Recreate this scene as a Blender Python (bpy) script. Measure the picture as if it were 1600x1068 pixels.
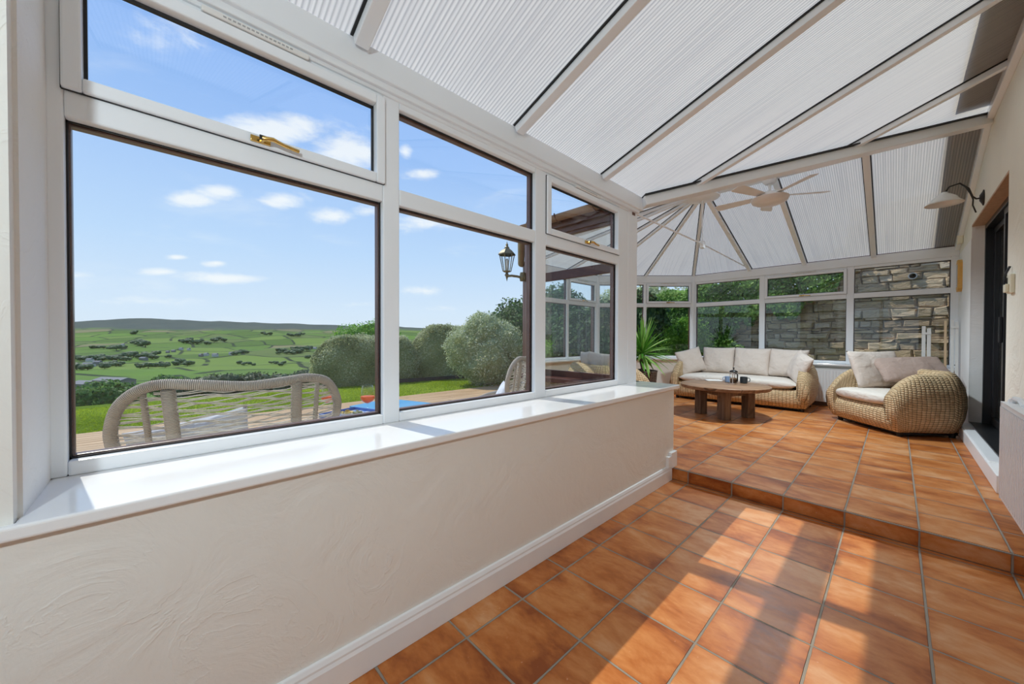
import bpy, bmesh, math, random
import numpy as np
from mathutils import Vector, Matrix, noise
R = math.radians
rnd = random.Random(7)
for o in list(bpy.data.objects): bpy.data.objects.remove(o)
SC = bpy.context.scene
COL = SC.collection

# ------------------------------------------------------------------ camera
YAW, PIT, ROLL, EYE = R(46.16), R(-.688), R(.162), 1.237
_c, _s = math.cos(YAW), math.sin(YAW)
FW = Vector((-_s*math.cos(PIT), _c*math.cos(PIT), math.sin(PIT)))
_r = Vector((_c, _s, 0)); _u = _r.cross(FW)
RT = math.cos(ROLL)*_r + math.sin(ROLL)*_u
UP = -math.sin(ROLL)*_r + math.cos(ROLL)*_u
cd = bpy.data.cameras.new('camera'); cam = bpy.data.objects.new('camera', cd); COL.objects.link(cam)
cd.sensor_width = 36; cd.lens = 575.9/1600*36; cd.clip_start = .02; cd.clip_end = 20000
m = Matrix((RT, UP, -FW)).transposed().to_4x4(); m.translation = Vector((0, 0, EYE)); cam.matrix_world = m
SC.camera = cam

# ------------------------------------------------------------------ world, sun, exposure
SC.view_settings.view_transform = 'Standard'; SC.view_settings.look = 'None'
SC.view_settings.gamma = 1; SC.view_settings.use_curve_mapping = False
SC.view_settings.exposure = 0.19
SC.cycles.max_bounces = 10; SC.cycles.diffuse_bounces = 6; SC.cycles.transparent_max_bounces = 24
SC.cycles.glossy_bounces = 4; SC.cycles.transmission_bounces = 8
SC.cycles.caustics_reflective = False; SC.cycles.caustics_refractive = False
SC.cycles.sample_clamp_indirect = 8
SUN = 2.9; SKY = .97
sl = bpy.data.lights.new('sun', 'SUN'); sl.energy = SUN; sl.angle = R(.6); sl.color = (1, .95, .86)
so = bpy.data.objects.new('sun', sl); COL.objects.link(so); so.location = (-20, -4, 28)
so.rotation_euler = Vector((1, .17, -1.38)).to_track_quat('-Z', 'Y').to_euler()


class NT:
    """small helper for building shader node trees"""
    def __init__(s, tree): s.t = tree; s.n = tree.nodes; s.l = tree.links
    def put(s, sock, v):
        if v is None: return
        if hasattr(v, 'is_linked'): s.l.new(v, sock)
        else:
            if isinstance(v, (tuple, list)) and len(v) == 3 and sock.type == 'RGBA': v = (*v, 1)
            sock.default_value = v
    def node(s, typ, **kw):
        n = s.n.new(typ)
        for k, v in kw.items():
            if k.startswith('i_'):
                key = k[2:]; s.put(n.inputs[int(key)] if key.isdigit() else n.inputs[key.replace('_', ' ')], v)
            else: setattr(n, k, v)
        return n
    def m(s, op, a, b=None, c=None, clamp=False):
        n = s.n.new('ShaderNodeMath'); n.operation = op; n.use_clamp = clamp
        s.put(n.inputs[0], a); s.put(n.inputs[1], b); s.put(n.inputs[2], c)
        return n.outputs[0]
    def vm(s, op, a, b=None):
        n = s.n.new('ShaderNodeVectorMath'); n.operation = op
        s.put(n.inputs[0], a)
        if b is not None: s.put(n.inputs[3] if op == 'SCALE' else n.inputs[1], b)
        return n.outputs['Value'] if op in ('LENGTH', 'DOT_PRODUCT', 'DISTANCE') else n.outputs[0]
    def noise(s, vec, scale, detail=3, rough=.5, dist=0, out=0):
        n = s.node('ShaderNodeTexNoise'); s.put(n.inputs['Vector'], vec); n.inputs['Scale'].default_value = scale
        n.inputs['Detail'].default_value = detail; n.inputs['Roughness'].default_value = rough
        n.inputs['Distortion'].default_value = dist; return n.outputs[out]
    def ramp(s, f, stops, interp='LINEAR'):
        n = s.n.new('ShaderNodeValToRGB'); e = n.color_ramp; e.interpolation = interp
        while len(e.elements) < len(stops): e.elements.new(.5)
        for el, (p, c) in zip(e.elements, stops):
            el.position = p; el.color = (c, c, c, 1) if isinstance(c, (int, float)) else (*c, 1)
        s.put(n.inputs[0], f); return n.outputs[0]
    def mix(s, f, a, b, typ='MIX'):
        n = s.n.new('ShaderNodeMix'); n.data_type = 'RGBA'; n.blend_type = typ
        s.put(n.inputs[0], f); s.put(n.inputs[6], a); s.put(n.inputs[7], b); return n.outputs[2]
    def sep(s, v):
        n = s.n.new('ShaderNodeSeparateXYZ'); s.put(n.inputs[0], v); return n.outputs
    def com(s, x=0., y=0., z=0.):
        n = s.n.new('ShaderNodeCombineXYZ'); s.put(n.inputs[0], x); s.put(n.inputs[1], y); s.put(n.inputs[2], z); return n.outputs[0]
    def smooth(s, x, a, b):
        n = s.n.new('ShaderNodeMapRange'); n.interpolation_type = 'SMOOTHSTEP'
        s.put(n.inputs[0], x); n.inputs[1].default_value = a; n.inputs[2].default_value = b; return n.outputs[0]


def pix(u, v, D=1.0):
    """the point D metres in front of the camera seen at (u, v) of the 1600 x 1068 photograph"""
    return FW*D + RT*((u-800)/575.9*D) - UP*((v-534)/575.9*D) + Vector((0, 0, EYE))


w = bpy.data.worlds.new('sky'); SC.world = w; w.use_nodes = True
t = NT(w.node_tree); t.n.clear()
D = t.node('ShaderNodeTexCoord').outputs['Generated']
dx, dy, dz = t.sep(t.vm('NORMALIZE', D))[:3]
el = t.m('ARCSINE', dz); az = t.m('ARCTAN2', dy, t.m('MULTIPLY', dx, -1))
skyc = t.ramp(dz, [(0, (.70, .80, .92)), (.06, (.66, .79, .95)), (.2, (.50, .69, .96)), (.42, (.33, .53, .92)), (.7, (.22, .40, .85)), (1, (.18, .35, .80))])
cn = t.noise(t.com(t.m('MULTIPLY', az, 7.), t.m('MULTIPLY', el, 17.), 1.7), 1.0, 6, .6, .5)
cn2 = t.noise(t.com(t.m('MULTIPLY', az, 22.), t.m('MULTIPLY', el, 50.), 4.), 1.0, 4, .6, .3)
msk = None
for (u, v, a, b, k) in [(425, 202, 100, 24, 1.), (545, 235, 60, 32, 1.), (345, 300, 38, 14, 1.), (300, 312, 45, 14, .9), (440, 312, 38, 15, 1.), (520, 338, 36, 14, 1.),
                        (575, 330, 30, 10, .8), (663, 274, 34, 12, 1.), (634, 236, 14, 14, .9), (250, 60, 60, 35, .42), (275, 402, 20, 5, .9), (338, 411, 22, 6, .9),
                        (350, 435, 80, 10, .8), (120, 430, 35, 10, .6), (660, 345, 65, 18, .75), (665, 455, 42, 10, .6), (240, 470, 70, 9, .5), (700, 480, 60, 8, .5),
                        (560, 475, 80, 8, .45), (250, 425, 30, 6, .6)]:
    d = (pix(u, v)-Vector((0, 0, EYE))).normalized()
    e1 = (pix(u+a, v)-Vector((0, 0, EYE))).normalized(); e2 = (pix(u, v+b)-Vector((0, 0, EYE))).normalized()
    ra = abs(math.atan2(e1.y, -e1.x)-math.atan2(d.y, -d.x)); rb = abs(math.asin(e2.z)-math.asin(d.z))
    sl_ = (math.asin(e1.z)-math.asin(d.z))/(math.atan2(e1.y, -e1.x)-math.atan2(d.y, -d.x))
    q = t.m('SUBTRACT', az, math.atan2(d.y, -d.x))
    p = t.m('DIVIDE', q, ra); r_ = t.m('DIVIDE', t.m('SUBTRACT', t.m('SUBTRACT', el, math.asin(d.z)), t.m('MULTIPLY', q, sl_)), rb)
    f = t.m('SUBTRACT', 1.32, t.m('SQRT', t.m('ADD', t.m('POWER', t.m('ABSOLUTE', p), 2), t.m('POWER', t.m('ABSOLUTE', r_), 2))))
    f = t.m('MULTIPLY', t.m('MAXIMUM', f, -.5), k)
    msk = f if msk is None else t.m('MAXIMUM', msk, f)
dn = t.m('ADD', msk, t.m('ADD', t.m('MULTIPLY', t.m('SUBTRACT', cn, .5), 1.6), t.m('MULTIPLY', t.m('SUBTRACT', cn2, .5), .9)))
cloud = t.m('MULTIPLY', t.smooth(dn, .15, 1.1), .85)
gen = t.m('MULTIPLY', t.smooth(t.noise(t.com(t.m('MULTIPLY', az, 3.), t.m('MULTIPLY', el, 9.), 9.), 1., 6, .62, .4), .55, .8), .3)
cloud = t.m('MAXIMUM', cloud, gen)
sky = t.mix(cloud, skyc, (.93, .95, .98))
sky = t.mix(t.smooth(dz, -.02, -.06), sky, (.13, .17, .08))
bg = t.node('ShaderNodeBackground', i_Color=sky, i_Strength=SKY)
t.l.new(bg.outputs[0], t.node('ShaderNodeOutputWorld').inputs[0])


# ------------------------------------------------------------------ mesh helpers
class MB:
    def __init__(s): s.v = []; s.f = []; s.a = []
    def face(s, pts):
        i = len(s.v); s.v += [tuple(p) for p in pts]; s.f.append(tuple(range(i, i+len(pts))))
    def add(s, vs, fs):
        i = len(s.v); s.v += [tuple(p) for p in vs]; s.f += [tuple(a+i for a in f) for f in fs]; return s
    def hexa(s, p):
        return s.add(p, [(0, 3, 2, 1), (4, 5, 6, 7), (0, 1, 5, 4), (1, 2, 6, 5), (2, 3, 7, 6), (3, 0, 4, 7)])
    def box(s, x0, x1, y0, y1, z0, z1, M=None):
        p = [(x0, y0, z0), (x1, y0, z0), (x1, y1, z0), (x0, y1, z0), (x0, y0, z1), (x1, y0, z1), (x1, y1, z1), (x0, y1, z1)]
        if M is not None: p = [M @ Vector(q) for q in p]
        return s.hexa(p)
    def prism(s, poly, z0, z1, M=None):
        n = len(poly)
        p = [Vector((x, y, z0)) for x, y in poly]+[Vector((x, y, z1)) for x, y in poly]
        if M is not None: p = [M @ q for q in p]
        return s.add(p, [tuple(reversed(range(n))), tuple(range(n, 2*n))]+[(i, (i+1) % n, n+(i+1) % n, n+i) for i in range(n)])
    def tube(s, pts, r, n=10, closed=False, cap=True):
        pts = [Vector(p) for p in pts]; N = len(pts); rs = r if isinstance(r, (list, tuple)) else [r]*N
        base = len(s.v); ref = None
        for i, p in enumerate(pts):
            a = pts[(i-1) % N] if (closed or i) else p; b = pts[(i+1) % N] if (closed or i < N-1) else p
            tg = (b-a).normalized()
            if ref is None: ref = tg.orthogonal().normalized()
            ref = (ref-tg*ref.dot(tg)).normalized(); bi = tg.cross(ref)
            for k in range(n):
                an = 2*math.pi*k/n; s.v.append(tuple(p+(ref*math.cos(an)+bi*math.sin(an))*rs[i]))
        for i in range(N if closed else N-1):
            j = (i+1) % N
            for k in range(n): s.f.append((base+i*n+k, base+i*n+(k+1) % n, base+j*n+(k+1) % n, base+j*n+k))
        if cap and not closed:
            s.f.append(tuple(base+k for k in reversed(range(n)))); s.f.append(tuple(base+(N-1)*n+k for k in range(n)))
        return s
    def lathe(s, prof, c=(0, 0, 0), n=32, M=None):
        base = len(s.v); c = Vector(c)
        for r, z in prof:
            for k in range(n):
                a = 2*math.pi*k/n; q = Vector((r*math.cos(a), r*math.sin(a), z))
                if M is not None: q = M @ q
                s.v.append(tuple(q+c))
        for i in range(len(prof)-1):
            for k in range(n): s.f.append((base+i*n+k, base+i*n+(k+1) % n, base+(i+1)*n+(k+1) % n, base+(i+1)*n+k))
        if prof[0][0] > 0: s.f.append(tuple(base+k for k in reversed(range(n))))
        if prof[-1][0] > 0: s.f.append(tuple(base+(len(prof)-1)*n+k for k in range(n)))
        return s
    def loft(s, rings, closed_ring=False, cap=False):
        n = len(rings[0]); base = len(s.v)
        for r in rings: s.v += [tuple(p) for p in r]
        for i in range(len(rings)-1):
            for k in range(n if closed_ring else n-1):
                s.f.append((base+i*n+k, base+i*n+(k+1) % n, base+(i+1)*n+(k+1) % n, base+(i+1)*n+k))
        if cap:
            s.f.append(tuple(base+k for k in reversed(range(n)))); s.f.append(tuple(base+(len(rings)-1)*n+k for k in range(n)))
        return s
    def beam(s, P, Q, w, d, drop=0.):
        """bar from P to Q, w wide, d deep, hanging under the line by drop"""
        P = Vector(P); Q = Vector(Q); t_ = (Q-P).normalized(); sd = t_.cross(Vector((0, 0, 1))).normalized(); up = sd.cross(t_)
        p = []
        for zz in (-d-drop, -drop):
            for e, sg in ((P, -1), (Q, -1), (Q, 1), (P, 1)): p.append(e+sd*sg*w/2+up*zz)
        return s.hexa(p)
    def build(s, name, mat, parent=None, bevel=0, smooth=False, world=False, seg=2, uv=None):
        me = bpy.data.meshes.new(name); vs = s.v
        if world and parent is not None:
            L = parent.location; vs = [(a-L.x, b-L.y, c-L.z) for a, b, c in vs]
        me.from_pydata(vs, [], s.f)
        bm = bmesh.new(); bm.from_mesh(me); bmesh.ops.remove_doubles(bm, verts=bm.verts, dist=1e-6) if smooth else None
        bmesh.ops.recalc_face_normals(bm, faces=bm.faces); bm.to_mesh(me); bm.free()
        if smooth:
            me.polygons.foreach_set('use_smooth', [True]*len(me.polygons))
        me.materials.append(mat)
        o = bpy.data.objects.new(name, me); COL.objects.link(o)
        if parent is not None: o.parent = parent
        if smooth == 'auto':
            me.set_sharp_from_angle(angle=R(40))
        if bevel:
            b = o.modifiers.new('bevel', 'BEVEL'); b.width = bevel; b.segments = seg; b.limit_method = 'ANGLE'; b.angle_limit = R(35)
            b.harden_normals = False
        return o


def tag(o, label=None, cat=None, group=None, kind=None):
    if label: o['label'] = label
    if cat: o['category'] = cat
    if group: o['group'] = group
    if kind: o['kind'] = kind
    return o
def empty(name, loc=(0, 0, 0), rz=0):
    o = bpy.data.objects.new(name, None); o.empty_display_size = .1; COL.objects.link(o)
    o.location = loc; o.rotation_euler = (0, 0, rz); return o
def copy_tree(o, parent=None):
    c = o.copy(); COL.objects.link(c)
    if parent is not None: c.parent = parent
    for ch in [x for x in bpy.data.objects if x.parent == o]: copy_tree(ch, c)
    return c
def lerp(a, b, t_): return a+(b-a)*t_
def interp(x, tab):
    if x <= tab[0][0]: return tab[0][1]
    for (a, p), (b, q) in zip(tab, tab[1:]):
        if x <= b: return p+(q-p)*(x-a)/(b-a)
    return tab[-1][1]


# ------------------------------------------------------------------ materials
def mat(name, col=(.8, .8, .8), rough=.5, metal=0, spec=.5):
    M = bpy.data.materials.new(name); M.use_nodes = True; n = NT(M.node_tree)
    n.b = M.node_tree.nodes['Principled BSDF']; n.out = M.node_tree.nodes['Material Output']
    n.b.inputs['Base Color'].default_value = (*col, 1); n.b.inputs['Roughness'].default_value = rough
    n.b.inputs['Metallic'].default_value = metal; n.b.inputs['Specular IOR Level'].default_value = spec
    n.pos = None; return M, n
def geo(n): return n.node('ShaderNodeNewGeometry').outputs['Position']
def obj(n): return n.node('ShaderNodeTexCoord').outputs['Object']
def bump(n, h, dist=.01, strength=1.0):
    b = n.node('ShaderNodeBump'); b.inputs['Distance'].default_value = dist; b.inputs['Strength'].default_value = strength
    n.put(b.inputs['Height'], h); n.l.new(b.outputs[0], n.b.inputs['Normal'])
def simple(name, col, rough=.5, metal=0, var=.06, scale=14, spec=.5, bmp=0):
    """plain material with a slight procedural mottling"""
    M, n = mat(name, col, rough, metal, spec)
    f = n.noise(obj(n), scale, 4)
    c2 = tuple(max(0, c*(1-var*2)) for c in col); c1 = tuple(min(1, c*(1+var)) for c in col)
    n.put(n.b.inputs['Base Color'], n.mix(f, c2, c1))
    if bmp: bump(n, f, bmp)
    return M

M_upvc = simple('white_upvc', (.87, .90, .93), .28, var=.01, scale=3)
M_sill = simple('white_gloss_sill', (.88, .88, .88), .12, var=.01, scale=5)
M_trim = simple('white_painted_trim', (.88, .89, .90), .35, var=.015)
M_brown = simple('mahogany_foil', (.12, .045, .032), .35, var=.25, scale=9)
M_gask = simple('black_gasket', (.012, .012, .013), .6)
M_brass = simple('brass', (.75, .50, .16), .22, 1, var=.1, scale=30)
M_black = simple('black_frame', (.012, .013, .016), .3, var=.1)
M_blackfoot = simple('black_foot', (.008, .008, .008), .6)
M_cream_pl = simple('cream_plastic', (.82, .78, .62), .4, var=.02)
M_white_pl = simple('white_plastic', (.82, .81, .78), .4, var=.02)
M_fan = simple('fan_white', (.80, .77, .74), .35, var=.02)
M_iron = simple('dark_iron', (.05, .045, .04), .5, .6, var=.2, scale=40)
M_lamp_gl = simple('frosted_lamp_glass', (.86, .86, .84), .25, var=.02)
M_yel = simple('orange_wood_frame', (.75, .42, .10), .45, var=.12, scale=30)
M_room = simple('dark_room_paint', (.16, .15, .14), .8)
M_lint = simple('lintel_wood', (.55, .34, .20), .6, var=.15, scale=20)
M_radi = simple('radiator_enamel', (.80, .80, .80), .3, var=.01)
M_gutter = simple('brown_gutter', (.30, .17, .09), .35, var=.2, scale=8)
M_lead = simple('lead_flashing', (.045, .045, .048), .7, var=.2)
M_wslab = simple('white_slats', (.78, .77, .74), .5, var=.04)


def m_glass(name='window_glass', tint=(.97, .985, .98), ior=1.5, mul=1.0, add=0.0):
    M = bpy.data.materials.new(name); M.use_nodes = True; n = NT(M.node_tree); n.n.clear()
    gm = n.node('ShaderNodeNewGeometry'); cs = n.m('ABSOLUTE', n.vm('DOT_PRODUCT', gm.outputs['Normal'], gm.outputs['Incoming']))
    fr = n.m('ADD', .04, n.m('MULTIPLY', .96, n.m('POWER', n.m('SUBTRACT', 1, cs, clamp=True), 5)))
    g = n.node('ShaderNodeBsdfGlossy'); g.inputs['Roughness'].default_value = 0.0; g.inputs[0].default_value = (1, 1, 1, 1)
    tr = n.node('ShaderNodeBsdfTransparent', i_Color=tint)
    mx = n.node('ShaderNodeMixShader'); n.put(mx.inputs[0], n.m('ADD', n.m('MULTIPLY', fr, mul), add, clamp=True))
    n.l.new(tr.outputs[0], mx.inputs[1]); n.l.new(g.outputs[0], mx.inputs[2])
    n.l.new(mx.outputs[0], n.node('ShaderNodeOutputMaterial').inputs[0]); return M
M_glass = m_glass(mul=.85)
M_cup = m_glass('drinking_glass', (.96, .97, .97), 1.45, .7, .0)
M_liq, n = mat('orange_drink', (1, .13, .0), .4, 0, .2)
n.b.inputs['Emission Strength'].default_value = 0


def m_poly(nm='fluted_polycarbonate', k=1.0):
    M = bpy.data.materials.new(nm); M.use_nodes = True; n = NT(M.node_tree); n.n.clear()
    o = obj(n); x, y, z = n.sep(o)[:3]
    wav = n.m('ADD', .5, n.m('MULTIPLY', n.m('SINE', n.m('MULTIPLY', x, 2*math.pi/.021)), .5))
    fine = n.m('POWER', wav, 3.0)
    big = n.noise(n.com(n.m('MULTIPLY', x, 60), n.m('MULTIPLY', y, .7), 0), 1, 2)
    blot = n.noise(o, 1.3, 4)
    col = n.mix(fine, (.95, .935, .90), (.58, .575, .56))
    col = n.mix(n.m('MULTIPLY', n.smooth(big, .45, .7), .5), col, (.62, .62, .63))
    col = n.mix(n.m('MULTIPLY', n.smooth(blot, .45, .75), .25), col, (.66, .65, .64))
    tl = n.node('ShaderNodeBsdfTranslucent'); n.put(tl.inputs[0], n.mix(1., col, (.68*k, .655*k, .585*k), 'MULTIPLY'))
    df = n.node('ShaderNodeBsdfDiffuse'); n.put(df.inputs[0], col)
    gl = n.node('ShaderNodeBsdfGlossy'); gl.inputs['Roughness'].default_value = .3
    tp = n.node('ShaderNodeBsdfTransparent'); tp.inputs[0].default_value = (.9, .9, .9, 1)
    a = n.node('ShaderNodeMixShader'); a.inputs[0].default_value = .36; n.l.new(tl.outputs[0], a.inputs[1]); n.l.new(df.outputs[0], a.inputs[2])
    b = n.node('ShaderNodeMixShader'); b.inputs[0].default_value = .04; n.l.new(a.outputs[0], b.inputs[1]); n.l.new(gl.outputs[0], b.inputs[2])
    c = n.node('ShaderNodeMixShader'); c.inputs[0].default_value = .03; n.l.new(b.outputs[0], c.inputs[1]); n.l.new(tp.outputs[0], c.inputs[2])
    bp = n.node('ShaderNodeBump'); bp.inputs['Distance'].default_value = .004; n.put(bp.inputs['Height'], wav)
    n.l.new(bp.outputs[0], df.inputs['Normal']); n.l.new(bp.outputs[0], gl.inputs['Normal'])
    n.l.new(c.outputs[0], n.node('ShaderNodeOutputMaterial').inputs[0]); return M
M_poly = m_poly(); M_poly2 = m_poly('darker_fluted_polycarbonate', .82)  # second copy has a darker translucent colour, for the fan and back slope


def m_tiles(name, y0, py, face='floor'):
    M, n = mat(name, rough=.34, spec=.38); P = geo(n); x, y, z = n.sep(P)[:3]
    gx = n.m('DIVIDE', n.m('SUBTRACT', x, -1.2113), .33); gy = n.m('DIVIDE', n.m('SUBTRACT', y, y0), py)
    ix, iy = n.m('FLOOR', gx), n.m('FLOOR', gy); fx, fy = n.m('FRACT', gx), n.m('FRACT', gy)
    wb = n.noise(P, 14, 2)
    ex = n.m('MINIMUM', fx, n.m('SUBTRACT', 1, fx)); ey = n.m('MINIMUM', fy, n.m('SUBTRACT', 1, fy))
    e = n.m('MINIMUM', ex, n.m('DIVIDE', n.m('MINIMUM', z, n.m('SUBTRACT', .1015, z)), .33)) if face == 'riser' else n.m('MINIMUM', ex, ey)
    e = n.m('ADD', e, n.m('MULTIPLY', n.m('SUBTRACT', wb, .5), .012))
    g = n.m('SUBTRACT', 1, n.smooth(e, .011, .017))
    if face == 'riser': iy = n.m('MULTIPLY', ix, 0)
    cell = n.com(ix, iy, 3.3)
    wn = n.node('ShaderNodeTexWhiteNoise'); n.put(wn.inputs['Vector'], cell); rv = wn.outputs['Value']; rc = wn.outputs['Color']
    off = n.vm('SCALE', rc, 9.0)
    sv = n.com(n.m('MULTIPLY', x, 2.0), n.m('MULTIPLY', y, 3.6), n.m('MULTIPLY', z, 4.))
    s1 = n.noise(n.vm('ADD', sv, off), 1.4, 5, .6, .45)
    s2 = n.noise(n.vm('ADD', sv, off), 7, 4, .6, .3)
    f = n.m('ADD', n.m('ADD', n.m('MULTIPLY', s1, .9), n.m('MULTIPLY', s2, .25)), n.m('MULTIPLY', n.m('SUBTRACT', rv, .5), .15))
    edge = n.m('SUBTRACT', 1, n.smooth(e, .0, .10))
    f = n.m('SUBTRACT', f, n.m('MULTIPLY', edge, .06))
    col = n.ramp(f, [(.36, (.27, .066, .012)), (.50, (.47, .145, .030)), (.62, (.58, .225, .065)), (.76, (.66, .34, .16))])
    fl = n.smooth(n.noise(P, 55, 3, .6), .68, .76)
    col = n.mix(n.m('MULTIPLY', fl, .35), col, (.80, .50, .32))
    gn = n.noise(P, 3.1, 3)
    col = n.mix(g, col, n.mix(gn, (.15, .13, .11), (.46, .40, .32)))
    n.put(n.b.inputs['Base Color'], col)
    n.put(n.b.inputs['Roughness'], n.m('ADD', .34, n.m('ADD', n.m('MULTIPLY', g, .5), n.m('MULTIPLY', s2, .14))))
    bump(n, n.m('SUBTRACT', n.m('MULTIPLY', s2, .18), g), .0035)
    return M
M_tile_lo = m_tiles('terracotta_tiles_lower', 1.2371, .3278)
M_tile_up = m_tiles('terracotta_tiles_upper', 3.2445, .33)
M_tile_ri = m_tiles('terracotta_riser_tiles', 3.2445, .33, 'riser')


def m_plaster(name, col, amt=1.0):
    M, n = mat(name, col, .75); P = geo(n)
    a = n.noise(P, 3.0, 5, .55, 1.8); b = n.noise(P, 22, 4, .6, .6)
    ridge = n.m('ABSOLUTE', n.m('SUBTRACT', a, .5))
    r1 = n.m('MULTIPLY', n.m('SUBTRACT', 1, n.smooth(ridge, 0, .022)), n.smooth(n.noise(P, 1.3, 2), .42, .62))
    h = n.m('ADD', n.m('MULTIPLY', a, 2.0), n.m('ADD', n.m('MULTIPLY', r1, .18), n.m('MULTIPLY', b, .25)))
    c = n.mix(n.noise(P, 1.1, 3), tuple(k*.93 for k in col), tuple(min(1, k*1.04) for k in col))
    n.put(n.b.inputs['Base Color'], c); bump(n, h, .006*amt); return M
M_cream = m_plaster('cream_plaster', (.83, .81, .76), .6)
M_cream2 = m_plaster('cream_plaster_house_wall', (.85, .82, .72), 1.3)
M_whitepl = m_plaster('white_plaster', (.88, .87, .85), .7)


def m_wicker(name, c0, c1, pu=.046, pv=.026, uvm=True):
    M, n = mat(name, rough=.65)
    uv = n.node('ShaderNodeUVMap').outputs[0] if uvm else obj(n)
    u, v, _ = n.sep(uv)[:3]
    wob = n.noise(uv, 14, 2)
    v = n.m('ADD', v, n.m('MULTIPLY', n.m('SUBTRACT', wob, .5), .012))
    rv = n.m('DIVIDE', v, pv); row = n.m('FLOOR', rv)
    cu = n.m('ADD', n.m('DIVIDE', u, pu), n.m('MULTIPLY', n.m('SUBTRACT', n.noise(uv, 9, 2), .5), .5))
    su = n.m('ABSOLUTE', n.m('SINE', n.m('MULTIPLY', cu, math.pi))); sv = n.m('ABSOLUTE', n.m('SINE', n.m('MULTIPLY', rv, math.pi)))
    h = n.m('MULTIPLY', n.m('POWER', su, .6), n.m('POWER', sv, .7))
    wn = n.node('ShaderNodeTexWhiteNoise'); n.put(wn.inputs['Vector'], n.com(n.m('FLOOR', cu), row, 0))
    big = n.noise(uv, 3.5, 3)
    f = n.m('ADD', n.m('MULTIPLY', wn.outputs[0], .5), n.m('MULTIPLY', big, .5))
    col = n.mix(f, c0, c1)
    col = n.mix(n.m('SUBTRACT', 1, n.smooth(h, 0, .42)), col, tuple(k*.30 for k in c0))
    n.put(n.b.inputs['Base Color'], col); bump(n, h, .008); return M
M_rat = m_wicker('seagrass_weave', (.56, .37, .19), (.86, .66, .40))
M_basket = m_wicker('dark_basket_weave', (.06, .032, .022), (.13, .075, .05), .05, .03)
M_cord, n = mat('taupe_cord', (.40, .32, .25), .7)
u, v, _ = n.sep(n.node('ShaderNodeUVMap').outputs[0])[:3]
sw = n.m('ABSOLUTE', n.m('SINE', n.m('MULTIPLY', u, math.pi/.007)))
n.put(n.b.inputs['Base Color'], n.mix(n.m('ADD', n.m('MULTIPLY', sw, .6), n.m('MULTIPLY', n.noise(obj(n), 20, 2), .4)), (.26, .20, .15), (.74, .66, .56)))
bump(n, sw, .004)
M_strand = simple('cord_strand', (.66, .61, .53), .6, var=.2, scale=40)


def m_fabric(name, col, sc=900):
    M, n = mat(name, col, .9, spec=.15); o = obj(n)
    wv = n.noise(o, 260, 2); fold = n.noise(o, 4.0, 3, .5, 1.2); fine = n.noise(n.com(*[n.m('MULTIPLY', q, k) for q, k in zip(n.sep(o)[:3], (5, 13, 9))]), 1., 3, .55, .8)
    c = n.mix(n.m('MULTIPLY', wv, .5), col, tuple(k*.82 for k in col))
    n.put(n.b.inputs['Base Color'], c)
    bump(n, n.m('ADD', n.m('MULTIPLY', fold, 1.6), n.m('ADD', n.m('MULTIPLY', fine, .9), n.m('MULTIPLY', wv, .02))), .018); return M
M_fab = m_fabric('oatmeal_linen', (.70, .61, .54))
M_fabseat = m_fabric('cream_seat_cover', (.78, .71, .63))
M_fabdk = m_fabric('taupe_linen', (.44, .33, .28))
M_fabwh = m_fabric('white_grey_cloth', (.72, .74, .78))
M_fabblue = m_fabric('blue_cloth', (.05, .07, .28))


def m_wood(name, c0, c1, ax=0, sc=1., rough=.5, plank=None, bd=.002):
    M, n = mat(name, c0, rough); o = obj(n); q = list(n.sep(o)[:3])
    k = [18*sc]*3; k[ax] = 1.6*sc
    a = n.noise(n.com(*[n.m('MULTIPLY', q[i], k[i]) for i in range(3)]), 1, 5, .6, .8)
    col = n.mix(n.smooth(a, .3, .72), c0, c1)
    kn = n.smooth(n.noise(o, 5*sc, 2), .66, .75); col = n.mix(n.m('MULTIPLY', kn, .5), col, tuple(x*.35 for x in c0))
    if plank:
        pa, pw = plank; g = n.m('DIVIDE', q[pa], pw); fr = n.m('FRACT', g)
        ln = n.m('SUBTRACT', 1, n.smooth(n.m('MINIMUM', fr, n.m('SUBTRACT', 1, fr)), .01, .035))
        wn = n.node('ShaderNodeTexWhiteNoise', noise_dimensions='1D'); n.put(wn.inputs['W'], n.m('FLOOR', g))
        col = n.mix(n.m('MULTIPLY', wn.outputs[0], .35), col, tuple(x*.5 for x in c0))
        col = n.mix(n.m('MULTIPLY', ln, .8), col, tuple(x*.2 for x in c0)); a = n.m('SUBTRACT', a, ln)
    n.put(n.b.inputs['Base Color'], col); bump(n, a, bd); return M
M_ctop = m_wood('reclaimed_tabletop', (.20, .105, .055), (.42, .25, .14), 0, plank=(1, .115), rough=.4)
M_cleg = m_wood('reclaimed_leg_wood', (.10, .058, .034), (.26, .165, .10), 2, rough=.6)
M_deck = m_wood('deck_boards', (.45, .27, .12), (.64, .42, .22), 1, .7, rough=.7, bd=.003)
M_wood = m_wood('pale_wood', (.60, .42, .25), (.74, .56, .36), 2, rough=.5)


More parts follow.
